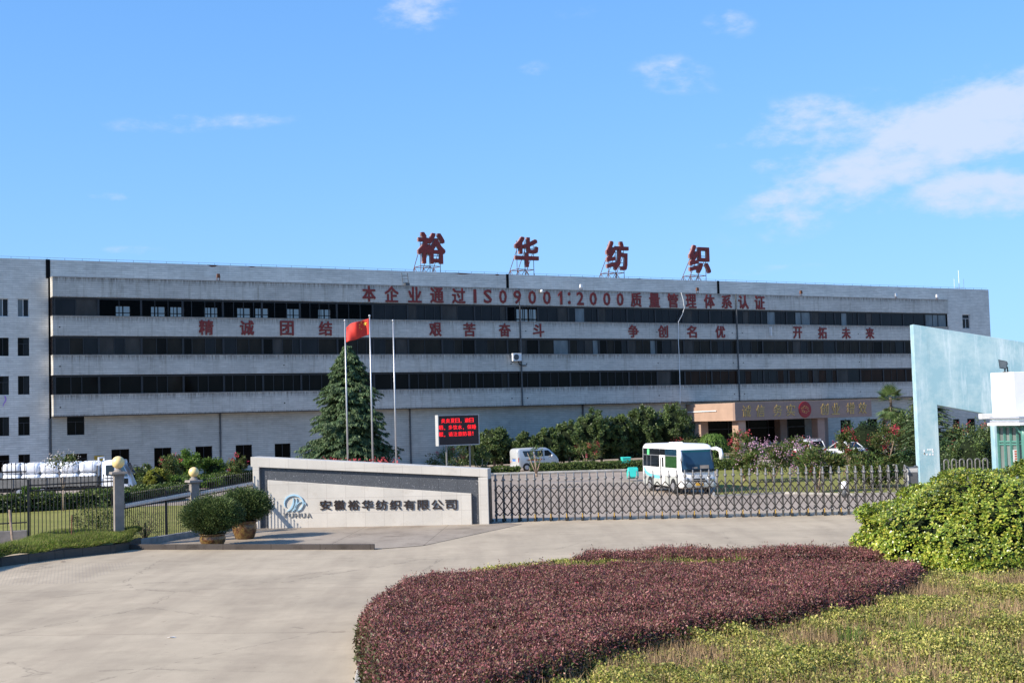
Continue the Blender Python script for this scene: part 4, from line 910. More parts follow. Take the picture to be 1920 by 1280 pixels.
fo = thing('flag', 'red flag with yellow stars blowing from the tallest flagpole', 'flag', (fx, FY, 0)); o = b.build('cloth', 'flag red', fo, True, recalc=False); sm = o.modifiers.new('thick', 'SOLIDIFY'); sm.thickness = .006; sm.offset = 0
for cu, cv, rad, st0 in ((.17, .74, .155, 90), (.335, .90, .05, 30), (.40, .78, .05, 60), (.40, .62, .05, 90), (.335, .50, .05, 120)):
    b = MB(); pts = []
    for k in range(10):
        rr_ = rad if k % 2 == 0 else rad*.40; a = R(st0+36*k); q = flagp(cu+rr_*math.cos(a)*.66, cv+rr_*math.sin(a)); pts.append(q+Vector((0, -.025, 0)))
    c = flagp(cu, cv)+Vector((0, -.028, 0)); b.add([c]+pts, [(0, 1+k, 1+(k+1) % 10) for k in range(10)]); b.build('star', 'flag yellow', fo, recalc=False)
LY = 80.; lp = at(860, 800, LY); LE = thing('led_board', 'black LED board with red scrolling text on two posts', 'LED board', (lp[0], LY, 0), TH)
zb, ztp = at(860, 833, LY)[2], at(860, 778.5, LY)[2]; lw = 2.66
b = MB(); b.box(-lw/2, lw/2, 0, .28, zb, ztp); b.build('cabinet', 'led black', LE)
b = MB(); b.box(-lw/2-.03, lw/2+.03, -.03, .31, ztp, ztp+.05); b.box(-lw/2-.03, lw/2+.03, -.03, .31, zb-.05, zb); b.box(-lw/2-.05, -lw/2, -.03, .36, zb-.05, ztp+.05); b.box(lw/2, lw/2+.05, -.03, .31, zb, ztp); b.build('frame', 'cabinet grey', LE)
for x in (-.78, .78): b = MB(); b.tube([(x, .15, 0), (x, .15, zb)], .055, 8); b.build('post', 'grey metal', LE)
chw = .315
for line, r_, x0 in (('炎炎夏日，避日', 0, -1.12), ('晒，多饮水，保睡', 1, -1.28), ('眠，请注意防暑！', 2, -1.28)):
    for k, ch in enumerate(line):
        m = MB(); zc = ztp-.30-.40*r_; x = x0+chw*k+.1
        if ch in '，！': put_glyph(m, ch, x-.08, 0, zc-(.11 if ch == '，' else 0), .05, .08 if ch == '，' else .24, .0, .02)
        else: put_glyph(m, ch, x, 0, zc, chw*.86, .265, 0, .02)
        m.build('led_character', ['led red'], LE, recalc=False, loc=(0, -.006, 0))
# ------------------------------------------------------------------ vehicles (x forward, y left, z up)
def rring(x, w, z0, z1, r, tumble=0., lean=0., n=4, rt=None):
    """rounded rectangle cross-section at x: half width w, from z0 to z1; tumble narrows the top, lean moves the top back"""
    pts = []; rt = rt or r
    for cy, cz, a0, q in ((w-r, z0+r, -90, r), (w-rt, z1-rt, 0, rt), (-w+rt, z1-rt, 90, rt), (-w+r, z0+r, 180, r)):
        for i in range(n+1):
            a = R(a0+90*i/n); y = cy+q*math.cos(a); z = cz+q*math.sin(a); k = (z-z0)/(z1-z0)
            pts.append((x-lean*k*k, y*(1-tumble*k*k), z))
    return pts
def wheel(parent, x, y, r, w=.2, rimr=.62):
    b = MB(); b.lathe([(r*.55, -w/2), (r*.93, -w/2), (r, -w*.32), (r, w*.32), (r*.93, w/2), (r*.55, w/2)], 24)
    o = b.build('wheel', 'tyre', parent, True, loc=(x, y, r)); o.rotation_euler = (R(90), 0, 0)
    b = MB(); sg = -1 if y > 0 else 1; b.lathe([(r*.02, 0), (r*.2, .0), (r*rimr, -.02), (r*rimr, -.06)] if sg < 0 else [(r*rimr, .06), (r*rimr, .02), (r*.2, 0), (r*.02, 0)], 20); k = b.build('rim', 'rim', o); k.location = (0, 0, (w/2+.005)*sg*-1 if False else sg*(w/2-.01)*1.0)
    return o
# minibus
BH = math.atan2(-math.cos(R(14)), math.sin(R(14))); fw_ = gp(1265, 925.5); hv = np.array([math.cos(BH), math.sin(BH), 0]); lv = np.array([-math.sin(BH), math.cos(BH), 0])
BLn, BWd, BHt = 6.3, 2.04, 2.72
bc = fw_-hv*1.95+lv*(BWd/2-.05)
BUS = thing('minibus', 'white minibus with pale blue swoosh parked behind the concertina gate', 'minibus', bc, BH)
hl = BLn/2; w = BWd/2
b = MB()
st = [(-hl, .93, .62, BHt-.2, .0), (-hl+.05, .97, .45, BHt-.08, 0), (-hl+.25, 1, .36, BHt-.01, 0), (-1, 1, .36, BHt, 0), (1, 1, .36, BHt, 0), (2.2, 1, .34, BHt-.01, .0), (hl-.35, 1, .33, BHt-.05, .18), (hl-.12, .985, .33, BHt-.10, .28), (hl, .95, .36, BHt-.16, .36), (hl+.04, .86, .42, BHt-.26, .36)]
b.loft([rring(x, w*k, z0, z1, .10, .05, ln, 4, .22) for x, k, z0, z1, ln in st]); b.build('body', 'cream bus paint', BUS, True)
def sidey(z): return w*(1-.05*((z-.36)/(BHt-.36))**2)
def spanel(mb, x0, x1, z0, z1, sgn, pr=.008, th=.012):   # a thin panel following the tumblehome of the side
    k = 5; zs = [z0+(z1-z0)*i/k for i in range(k+1)]
    for i in range(k):
        y0, y1 = sidey(zs[i])+pr, sidey(zs[i+1])+pr
        mb.add([(x0, sgn*y0, zs[i]), (x1, sgn*y0, zs[i]), (x1, sgn*y1, zs[i+1]), (x0, sgn*y1, zs[i+1])], [(0, 1, 2, 3)])
for sgn in (-1, 1):
    for (x0, x1, mt) in ((-2.92, -.15, 'car glass'), (.72 if sgn < 0 else -.05, 2.52, 'green curtain glass' if sgn < 0 else 'car glass')):
        b = MB(); spanel(b, x0, x1, 1.42, 2.06, sgn); spanel(b, x0, x1, 2.10, 2.44, sgn); o = b.build('side_window', [mt], BUS, recalc=False)
        if sgn < 0 and x0 > 0:
            b = MB(); spanel(b, x0, x1, 2.10, 2.44, sgn, .011); b.build('upper_pane', 'blue car glass', o, recalc=False)
        b = MB(); spanel(b, x0, x1, 2.05, 2.10, sgn, .014)
        for q in ((-2.25, -1.6) if x0 < -1 else ()): spanel(b, q-.03, q+.03, 1.42, 2.06, sgn, .014)
        b.build('window_bar', 'steel', o, recalc=False)
b = MB(); spanel(b, -.12, .69, 2.10, 2.44, -1); b.build('side_window', 'car glass', BUS, recalc=False)
b = MB(); spanel(b, -2.2, -1.85, 2.08, 2.40, -1, .016); b.build('window_sticker', 'green sticker', BUS, recalc=False)
for sgn in (-1, 1):
    b = MB()
    for x in (-2.3, -1.2, .72, 2.58): spanel(b, x-.008, x+.008, .45, 1.38, sgn, .010)
    spanel(b, -hl+.25, hl-.5, .955, .968, sgn, .010); b.build('panel_seam', 'pipe grey', BUS, recalc=False)
# door: folding leaf on the right side
b = MB(); b.box(-.10, .66, -w-.035, -w+.03, .42, 2.08); d_ = b.build('door', 'cream bus paint', BUS, bevel=.02)
b = MB(); b.box(.08, .18, -w-.045, -w-.037, 1.15, 1.95); b.box(.36, .60, -w-.045, -w-.037, 1.45, 1.98); b.build('door_glass', 'car glass', d_)
b = MB(); b.box(-.05, .62, -w-.16, -w, .22, .30); b.build('door_step', 'steel', BUS)
for sgn in (-1, 1):
    b = MB(); spanel(b, -hl+.22, hl-.5, .40, .95, sgn, .004); b.build('lower_panel', 'grey bus paint', BUS, recalc=False)
    b = MB(); top = [(-2.85, 1.42), (-2.4, 1.15), (-1.7, 1.0), (-.8, .94), (-.15, .93)]; bot = [(-2.75, 1.08), (-2.3, .92), (-1.7, .82), (-.8, .77), (-.15, .78)]
    for i in range(4):
        q = [(*top[i], ), (*top[i+1], ), (*bot[i+1], ), (*bot[i], )]; b.add([(x, sgn*(sidey(z)+.007), z) for x, z in q], [(0, 1, 2, 3)])
    b.build('stripe', 'sky blue stripe', BUS, recalc=False)
# windscreen: follows the front surface
def frontx(z, y):
    k = (z-.36)/(BHt-.16-.36); x = hl-.36*k*k; a = abs(y)/w; return x+.045-(.55*max(0, a-.72)**1.35 if a > .72 else 0)
def fpanel(mb, y0, y1, z0, z1, pr=.01, ny=14, nz=6, inset=.0):
    vs = [(frontx(z0+(z1-z0)*j/nz, y0+(y1-y0)*i/ny)+pr, (y0+(y1-y0)*i/ny), z0+(z1-z0)*j/nz) for i in range(ny+1) for j in range(nz+1)]
    mb.add(vs, [(i*(nz+1)+j, (i+1)*(nz+1)+j, (i+1)*(nz+1)+j+1, i*(nz+1)+j+1) for i in range(ny) for j in range(nz)])
b = MB(); fpanel(b, -.93, .93, 1.26, 2.40); ws = b.build('windscreen', 'blue car glass', BUS, True, recalc=False)
b = MB(); fpanel(b, -.95, .95, 1.22, 1.36, .014); fpanel(b, -.945, -.895, 1.3, 2.4, .014); fpanel(b, .895, .945, 1.3, 2.4, .014); b.build('windscreen_surround', 'car glass', ws, True, recalc=False)
b = MB(); fpanel(b, -.35, -.05, 1.40, 1.47, .016); fpanel(b, .10, .62, 1.38, 1.56, .015); b.build('dashboard_papers', 'fence pillar concrete', ws, recalc=False)
b = MB(); fpanel(b, -.80, .80, 2.28, 2.40, .013); b.build('sun_strip', 'dark teal', ws, recalc=False)
b = MB(); fpanel(b, -.35, .35, .78, .86, .012); fpanel(b, -.45, .45, .68, .75, .012); b.build('grille', 'black iron', BUS, recalc=False)
for sgn in (-1, 1):
    b = MB(); b.sphere((hl-.06, sgn*.72, .80), .20, 16, 10, (.45, 1.15, .75)); o = b.build('headlight', 'chrome lamp', BUS, True)
    b = MB(); b.sphere((hl+.01, sgn*.66, .80), .09, 12, 8, (.5, 1, 1)); b.build('lens', 'curtained glass', o, True)
    b = MB(); b.sphere((hl-.03, sgn*.66, .52), .085, 12, 8, (.5, 1, .8)); b.build('fog_lamp', 'chrome lamp', BUS, True)
    b = MB()
    if sgn > 0: b.tube([(hl-.45, .90, 2.40), (hl-.15, 1.12, 2.45), (hl+.06, 1.28, 2.34), (hl+.08, 1.32, 2.12), (hl+.08, 1.31, 1.84)], [.07, .10, .12, .12, .10], 12)
    else: b.tube([(hl-.35, -.93, 2.30), (hl-.02, -1.02, 2.30), (hl+.06, -1.06, 2.14), (hl+.08, -1.06, 1.82)], [.06, .09, .12, .11], 12)
    b.build('mirror', 'cream bus paint', BUS, True)
b = MB(); b.box(hl-.02, hl+.09, -.86, .86, .36, .60); b.build('bumper', 'grey bus paint', BUS, bevel=.05)
b = MB(); b.box(hl+.09, hl+.105, -.22, .22, .47, .63); b.build('number_plate', 'number plate yellow', BUS)
for sgn in (-1, 1):
    b = MB()
    for x in (1.95, -1.75): b.prism([(x+.47*math.cos(R(a)), .38+.47*math.sin(R(a))) for a in range(0, 181, 15)], sgn*(w+.006), sgn*(w+.002)) 
    b.build('wheel_arch', 'black iron', BUS)
    for x in (1.95, -1.75): wheel(BUS, x, sgn*(w-.10), .39, .22)
b = MB(); b.box(-2.9, 2.7, -.8, .8, .22, .40); b.build('chassis', 'black iron', BUS)
b = MB(); b.box(-.5, .2, -.35, .35, BHt-.01, BHt+.07, (.06, .06)); b.build('roof_vent', 'cream bus paint', BUS, bevel=.02)
b = MB(); b.tube([(hl+.05, -.5, 1.26), (hl+.07, -.2, 1.17)], .012, 5); b.tube([(hl+.05, .5, 1.26), (hl+.04, .82, 1.17)], .012, 5); b.build('wiper', 'black iron', BUS)
b = MB(); b.box(-hl-.01, -hl+.03, -.7, .7, 1.4, 2.3); b.build('rear_window', 'car glass', BUS)

# silver van
vr = gp(987, 882.5); vh = np.array([math.cos(TH), math.sin(TH), 0]); vl = np.array([-math.sin(TH), math.cos(TH), 0])
vc = vr+vh*1.22+vl*.70
VAN = thing('van', 'silver minivan with red side decals parked in front of the round trees', 'van', vc, TH)
b = MB(); w = .78
st = [(-1.93, .90, .40, 1.66, .10), (-1.88, .96, .30, 1.80, .06), (-1.72, 1, .25, 1.87, .03), (0, 1, .25, 1.90, 0), (.75, 1, .25, 1.87, 0), (1.05, 1, .25, 1.74, 0), (1.5, .99, .26, 1.36, 0), (1.78, .96, .27, 1.10, 0), (1.92, .90, .32, .95, 0), (1.97, .80, .40, .80, 0)]
b.loft([rring(x, w*k, z0, z1, .10, .12 if z1 > 1.6 else .04, ln, 4, .14) for x, k, z0, z1, ln in st]); b.build('body', 'silver car paint', VAN, True)
def vs_(z): return w*(1-.12*((z-.25)/1.64)**2)+.006
def vpanel(poly, sgn, name, mat, par=VAN, pr=0.):
    b = MB(); b.add([(x, sgn*(vs_(z)+pr), z) for x, z in poly], [tuple(range(len(poly)))]); return b.build(name, mat, par, recalc=False)
for sgn in (-1, 1):
    for p in ([(-1.55, 1.65), (-1.35, 1.18), (-.55, 1.18), (-.55, 1.65)], [(-.40, 1.65), (-.40, 1.18), (.40, 1.18), (.40, 1.65)], [(.55, 1.65), (.55, 1.18), (1.28, 1.18), (1.22, 1.38), (.92, 1.65)]): vpanel(p, sgn, 'side_window', 'car glass')
    vpanel([(-1.3, .92), (-.2, .80), (.3, .88), (.3, .96), (-.1, .93), (-.5, 1.0)], sgn, 'decal', 'orange decal')
    vpanel([(-1.2, .83), (-.45, .83), (-.45, .86), (-1.2, .86)], sgn, 'trim', 'black iron'); vpanel([(.42, .93), (.53, .93), (.53, .86), (.42, .86)], sgn, 'door_handle', 'black iron'); vpanel([(.45, 1.66), (.48, 1.66), (.48, .3), (.45, .3)], sgn, 'door_gap', 'pipe grey')
    b = MB(); b.sphere((1.15, sgn*.92, 1.17), .13, 10, 8, (.6, .9, 1)); b.build('mirror', 'silver car paint', VAN, True)
    for x in (-1.22, 1.40):
        b = MB(); b.prism([(x+.38*math.cos(R(a)), .28+.38*math.sin(R(a))) for a in range(0, 181, 15)], sgn*(w+.003), sgn*(w-.002)); b.build('wheel_arch', 'black iron', VAN); wheel(VAN, x, sgn*(w-.09), .29, .17)
    b = MB(); b.box(-1.955, -1.86, sgn*.60-.12, sgn*.60+.12, .74, 1.10); b.build('tail_light', 'red lamp', VAN, bevel=.02)
    b = MB(); b.sphere((1.82, sgn*.56, .92), .13, 10, 8, (.7, 1, .8)); b.build('headlight', 'chrome lamp', VAN, True)
b = MB(); b.add([(-1.945, -.56, 1.18), (-1.945, .56, 1.18), (-1.99, .52, 1.62), (-1.99, -.52, 1.62)], [(0, 1, 2, 3)]); b.build('rear_window', 'car glass', VAN, recalc=False)
b = MB(); b.box(-1.975, -1.955, -.25, .25, .82, .97); b.build('number_plate', 'number plate blue', VAN); b = MB(); b.box(-1.98, -1.95, -.28, .28, 1.0, 1.05); b.build('handle_strip', 'black iron', VAN)
b = MB(); b.box(-1.99, -1.85, -.72, .72, .30, .52); b.build('bumper', 'silver car paint', VAN, bevel=.04)
b = MB(); b.add([(1.08, -.62, 1.70), (1.52, -.66, 1.36), (1.52, .66, 1.36), (1.08, .62, 1.70)], [(0, 1, 2, 3)]); o = b.build('windscreen', 'car glass', VAN, recalc=False); o.location = (.02, 0, .02)

# cars under the portico
def car(name, label, cat, pos, rot, paint, L_=4.5, Hh=1.46, suv=False):
    t = thing(name, label, cat, pos, rot); w = .88; hl = L_/2; bt = 1.02 if suv else .90
    b = MB(); st = [(-hl, .86, .42, bt-.12, 0), (-hl+.08, .95, .30, bt, 0), (-hl+.5, 1, .22, bt+.03, 0), (0, 1, .20, bt-.02, 0), (hl*.45, 1, .20, bt-.04, 0), (hl-.45, .97, .22, bt-.16, 0), (hl-.1, .90, .26, bt-.26, 0), (hl, .78, .34, bt-.36, 0)]
    b.loft([rring(x, w*k, z0, z1, .10, .04, 0, 4, .12) for x, k, z0, z1, ln in st]); b.build('body', paint, t, True)
    if suv: cab = [(-hl+.10, .92, bt-.02), (-hl+.35, .84, Hh-.06), (-.2, .84, Hh), (.35, .84, Hh-.03), (1.15, .90, bt-.04)]
    else: cab = [(-hl+.55, .90, bt-.02), (-hl+1.25, .78, Hh-.08), (-.35, .78, Hh), (.25, .78, Hh-.03), (1.25, .90, bt-.04)]
    b = MB(); rg = []
    for x, k, z in cab: z = max(z, bt+.01); rg.append([(x, -w*.93, bt-.05), (x, -w*k*.90, z-.05), (x, -w*k*.80, z), (x, w*k*.80, z), (x, w*k*.90, z-.05), (x, w*.93, bt-.05)])
    b.loft(rg); b.build('cabin_glass', 'car glass', t)
    b = MB(); rf = []
    for x, k, z in cab[1:4]: rf.append([(x, -w*k*.91, z-.075), (x, -w*k*.80, z+.02), (x, w*k*.80, z+.02), (x, w*k*.91, z-.075)])
    b.loft(rf); b.build('roof', paint, t, True)
    for sg in (-1, 1):
        b = MB(); q = [Vector((x, sg*w*(.915 if i in (0, 4) else k*.905), max(z, bt)-.04)) for i, (x, k, z) in enumerate(cab)]; b.tube(q, .045, 6); b.tube([q[2]+Vector((.0, 0, 0)), Vector((0.05, sg*w*.95, bt-.03))], .05, 6)
        if suv: b.tube([q[1], Vector((q[1].x+.05, sg*w*.95, bt-.03))], .07, 6); b.tube([q[1]+Vector((.8, 0, 0)), Vector((q[1].x+.8, sg*w*.95, bt-.03))], .04, 6)
        b.build('pillar', paint, t, True)
        for x in (-hl+.92, hl-.88):
            b = MB(); b.prism([(x+.40*math.cos(R(a)), .32+.40*math.sin(R(a))) for a in range(0, 181, 15)], sg*(w+.004), sg*(w-.01)); b.build('wheel_arch', 'black iron', t); wheel(t, x, sg*(w-.09), .33, .2, .72)
        b = MB(); b.box(-hl-.01, -hl+.12, sg*.68-.16, sg*.68+.16, bt-.26, bt-.10); b.build('tail_light', 'red lamp', t, bevel=.02); b = MB(); b.sphere((hl-.18, sg*.62, bt-.30), .15, 10, 8, (.9, 1, .6)); b.build('headlight', 'chrome lamp', t, True)
    b = MB(); b.box(-hl-.03, -hl, -.26, .26, bt-.34, bt-.19); b.build('number_plate', 'number plate blue', t)
    if suv:
        b = MB()
        for sg in (-.6, .6): b.tube([(-hl+.4, sg, Hh+.10), (.4, sg, Hh+.10)], .03, 6); [b.box(x-.03, x+.03, sg-.02, sg+.02, Hh-.05, Hh+.1) for x in (-hl+.5, -.4, .3)]
        b.build('roof_rack', 'steel', t)
    return t
ch_ = math.atan2(.90, -.43)
cp = gp(1590, 858.5); car('sedan', 'white sedan with blue number plate parked in front of the portico', 'car', (cp[0], cp[1]+1.2, 0), ch_, 'white car paint')
cp = gp(1531, 861); car('suv', 'white estate car with a roof rack half hidden by lilac myrtle', 'car', (cp[0]-.6, cp[1]+2.4, 0), ch_, 'white car paint', 4.4, 1.68, True)
cp = gp(1462, 864); car('sedan', 'dark blue car in the shade under the portico', 'car', (cp[0]+.3, cp[1]+5, 0), ch_, 'dark car paint', 4.5, 1.5)

# truck with bales on the left
TP = gp(222, 930); th = R(7); TK = thing('truck', 'white flatbed truck with grey side boards behind the left hedge', 'truck', (TP[0], TP[1], 0), th)
b = MB(); st = [(-.95, .92, .75, 2.28, .0), (-.85, 1, .62, 2.38, 0), (0, 1, .60, 2.42, 0), (.55, 1, .60, 2.40, .12), (.80, .98, .60, 2.32, .42), (.98, .95, .60, 2.20, .62), (1.05, .88, .66, 1.95, .55)]
b.loft([rring(x, .98*k, z0, z1, .12, .05, ln, 4, .16) for x, k, z0, z1, ln in st]); cb = b.build('cab', 'white car paint', TK, True)
for sg in (-1, 1):
    def tp(poly, name, mat): b = MB(); b.add([(x, sg*(.98*(1-.05*((z-.6)/1.8)**2)+.012), z) for x, z in poly], [tuple(range(len(poly)))]); b.build(name, mat, cb, recalc=False)
    tp([(-.62, 1.42), (-.1, 1.42), (-.1, 2.08), (-.62, 2.08)], 'side_window', 'car glass'); tp([(.02, 1.42), (.78, 1.30), (.74, 1.5), (.42, 2.1), (.02, 2.1)], 'side_window', 'blue car glass'); tp([(.40, .85), (.80, .85), (.80, 1.20), (.40, 1.20)], 'step_panel', 'car glass'); tp([(-.7, 1.22), (0, 1.22), (0, 1.26), (-.7, 1.26)], 'trim', 'black iron')
    b = MB(); b.tube([(.85, sg*.98, 2.0), (1.05, sg*1.15, 1.95), (1.05, sg*1.15, 1.6)], [.02, .02, .05], 6); b.build('mirror', 'black iron', TK)
    wheel(TK, .15, sg*.85, .43, .25); 
    for x in (-4.6, -6.0): wheel(TK, x, sg*.85, .43, .3)
b = MB(); b.add([(.86, -.8, 1.45), (.86, .8, 1.45), (.50, .74, 2.18), (.50, -.74, 2.18)], [(0, 1, 2, 3)]); o = b.build('windscreen', 'blue car glass', cb, recalc=False); o.location = (.17, 0, .0)
b = MB(); b.box(-7.6, .9, -.45, .45, .5, .75); b.build('chassis', 'black iron', TK)
b = MB(); b.box(-7.6, -1.15, -1.05, 1.05, .82, .95)
for sg in (-1, 1):
    b.box(-7.6, -1.15, sg*1.05-.03, sg*1.05+.03, .80, 1.42)
b.box(-7.63, -7.6, -1.05, 1.05, .8, 1.42); b.box(-1.15, -1.10, -1.05, 1.05, .8, 2.1); bed = b.build('bed', 'truck bed', TK)
b = MB()
for sg in (-1, 1):
    for x in np.arange(-7.5, -1.1, 1.05): b.box(x-.04, x+.04, sg*1.09-.02, sg*1.09+.02, .75, 1.45)
b.build('stake', 'truck bed', bed)
b = MB(); b.box(-1.12, -1.02, -1.0, -.9, 1.4, 2.62); b.box(-1.12, -1.02, .9, 1.0, 1.4, 2.62); b.box(-1.12, -1.02, -.9, .9, 2.52, 2.62); b.build('headboard', 'white car paint', TK)
ct, sn = math.cos(th), math.sin(th)
def bale(lx, ly, lz, dx, dz, label, seed):
    q = np.random.default_rng(seed); b = MB(); n = 10
    rings = []
    for i in range(n+1):
        u = -1+2*i/n; e = (1-abs(u)**5)**.35 if abs(u) < 1 else .0; e = .72+.28*e
        rings.append([(u*dx/2, .50*e*sy*(abs(math.cos(a))**.5)*(1 if math.cos(a) > 0 else -1)+q.normal()*.010, dz/2+(dz/2)*e*(abs(math.sin(a))**.5)*(1 if math.sin(a) > 0 else -1)+q.normal()*.010) for sy in (1,) for a in [2*PI*(j+.5)/16 for j in range(16)]])
    b.loft(rings); o = b.build('bale', 'bale plastic', None, True); o.location = (TP[0]+ct*lx-sn*ly, TP[1]+sn*lx+ct*ly, lz); o.rotation_euler = (0, 0, th)
    tag(o, label, 'bale', 'white bales on the truck')
    b = MB()
    for x in (-dx*.22, dx*.24): b.tube([(x+.0, .512*(abs(math.cos(a))**.5)*(1 if math.cos(a) > 0 else -1), dz/2+(dz/2+.012)*(abs(math.sin(a))**.5)*(1 if math.sin(a) > 0 else -1)) for a in [2*PI*j/16 for j in range(17)]], .008, 4, False)
    b.build('strap', 'black iron', o)
wn = ['nearest the cab', 'second from the cab', 'third from the cab', 'fourth from the cab', 'fifth from the cab', 'sixth from the cab']
for i in range(5):
    x = -1.75-1.2*i
    for row, lz in (('lower', .95), ('upper', 1.66)):
        bale(x+random.uniform(-.03, .03), -.52, lz, 1.16, .70+random.uniform(-.02, .05), 'white plastic-wrapped bale of the %s row on the truck, %s' % (row, wn[i]), 50+i*3+len(row))
        if row == 'upper': bale(x, .52, lz, 1.16, .72, 'white bale in the far upper row on the truck, %s' % wn[i], 90+i)

# wheelie bins
def bin_(px, py, label, rot, mat, tip=0.):
    p = gp(px, py); t = thing('wheelie_bin', label, 'wheelie bin', p, rot, 'turquoise wheelie bins'); 
    b = MB(); b.loft([rring(0, .27, 0, .01, .004)]*1) if False else None
    b.add([(-.26, -.24, .06), (.26, -.24, .06), (.26, .24, .06), (-.26, .24, .06), (-.34, -.30, 1.05), (.34, -.30, 1.05), (.34, .30, 1.05), (-.34, .30, 1.05)], [(3, 2, 1, 0), (4, 5, 6, 7), (0, 1, 5, 4), (1, 2, 6, 5), (2, 3, 7, 6), (3, 0, 4, 7)]); b.build('body', mat, t, bevel=.03)
    b = MB(); b.box(-.37, .37, -.34, .34, 1.052, 1.13, (.05, .05)); b.build('lid', 'teal plastic light', t, bevel=.02); b = MB(); b.tube([(-.3, .37, .98), (.3, .37, .98)], .03, 8); b.build('handle', mat, t)
    for x in (-.24, .24): b = MB(); b.lathe([(.02, -.04), (.11, -.04), (.11, .04), (.02, .04)], 14); o = b.build('wheel', 'tyre', t, loc=(x, .28, .11)); o.rotation_euler = (0, R(90), 0)
    return t
bin_(1174, 883.5, 'turquoise wheelie bin standing in front of the clipped hedge', R(10), 'teal plastic'); 
o = bin_(1182, 900.5, 'green wheelie bin fallen towards the viewer beside the minibus', R(4), 'teal plastic'); o.rotation_euler = (R(78), 0, R(6)); o.location.z = .34
# lawn lamp, stakes, log ends
p = gp(1584, 931.5); t = thing('lawn_lamp', 'short white-topped grey lamp at the edge of the right lawn', 'lawn lamp', p); b = MB(); b.tube([(0, 0, 0), (0, 0, .42)], .13, 14); b.build('post', 'pipe grey', t, True); b = MB(); b.lathe([(.16, .42), (.17, .50), (.15, .74), (.02, .80)], 16); b.build('lamp', 'white plastic', t, True)
p = gp(1365, 876.5); 
for k in range(7):
    b = MB(); b.tube([(0, -.25, .2), (0, .25, .2)], .17, 12); o = tag(b.build('log_end', 'log pale', loc=(p[0]-1.3+.42*k, p[1]+.02*k, .0)), 'pale round log end lying behind the minibus mirror', 'log', 'row of pale log ends')

# ------------------------------------------------------------------ vegetation builders
def crown(center, rad, n, ln, wd, seed=1, squash=(1, 1, 1), clumps=40, csize=.33, inner=.55, up=.35, floor=None, sprig=6):
    """leaf sprigs gathered in clumps over an uneven ellipsoid"""
    q = np.random.default_rng(seed); cd = unit(q.normal(size=(clumps, 3))); cr = q.uniform(inner, 1.0, clumps)[:, None]
    cc = cd*cr*np.array(squash)*rad; ci = q.integers(0, clumps, n); off = unit(q.normal(size=(n, 3)))*(q.uniform(0, 1, n)**.5)[:, None]*csize*rad*q.uniform(.6, 1.25, clumps)[ci][:, None]*np.minimum(np.array(squash), 1.15)
    P = cc[ci]+off; out = unit(P/np.array(squash)+np.array([0, 0, up*rad]))
    if floor is not None: k = P[:, 2] > floor; P = P[k]; out = out[k]
    m = len(P); D = unit(out*.7+q.normal(size=(m, 3))*.65); Nn = unit(out+q.normal(size=(m, 3))*.5)
    v, f = leaves(P, D, Nn, ln*q.uniform(.6, 1.3, m), wd*q.uniform(.7, 1.2, m)); return v+np.array(center), f
def trunk_mb(h, r, lean=(0, 0), forks=0, spread=.5, seed=3, fh=.5, top=1.0):
    q = random.Random(seed); b = MB()
    if forks == 0: b.tube([(0, 0, 0), (lean[0]*.5+q.uniform(-.03, .03), lean[1]*.5, h*.5), (lean[0], lean[1], h)], [r*1.25, r, r*.6], 8)
    else:
        b.tube([(0, 0, 0), (0, 0, h*fh*.5), (0, 0, h*fh)], [r*1.3, r*1.1, r], 8) if fh > 0 else None
        for i in range(forks):
            a = 2*PI*i/forks+q.uniform(-.3, .3); d = spread*q.uniform(.6, 1.1); s0 = .0 if fh > 0 else .06
            b.tube([(s0*math.cos(a), s0*math.sin(a), h*fh-.03 if fh > 0 else 0), (d*.4*math.cos(a), d*.4*math.sin(a), h*(fh+.35*(1-fh))), (d*math.cos(a), d*math.sin(a), h*top)], [r*.7, r*.55, r*.25], 7)
    return b
def tree(name, label, cat, pos, h_tr, r_tr, ctr_z, rad, leaf, n, ln, wd, group=None, seed=1, squash=(1, 1, 1), clumps=40, csize=.33, bark='bark', forks=3, inner=.55, flowers=None, spread=.6, fh=.45, core=None, floor=None):
    t = thing(name, label, cat, pos, 0, group); trunk_mb(h_tr, r_tr, forks=forks, spread=spread, seed=seed, fh=fh).build('trunk', bark, t, True)
    v, f = crown((0, 0, ctr_z), rad, n, ln, wd, seed, squash, clumps, csize, inner, floor=floor); npmesh('crown', v, f, leaf, t)
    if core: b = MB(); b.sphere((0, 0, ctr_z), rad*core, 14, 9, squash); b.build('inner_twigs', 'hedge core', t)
    if flowers:
        mat, cl, nn, s_, hi = flowers; q = np.random.default_rng(seed+77); parts = []
        d = unit(q.normal(size=(cl, 3))+np.array([0, 0, hi])); c = d*np.array(squash)*rad*q.uniform(.9, 1.18, cl)[:, None]
        ci = np.repeat(np.arange(cl), nn); m = len(ci); P = c[ci]+q.normal(size=(m, 3))*s_*np.array([1, 1, 1.35]); v, f = leaves(P, rdir(m), rdir(m), .085*q.uniform(.7, 1.4, m), .075); npmesh('blossoms', v+np.array([0, 0, ctr_z]), f, mat, t)
    return t
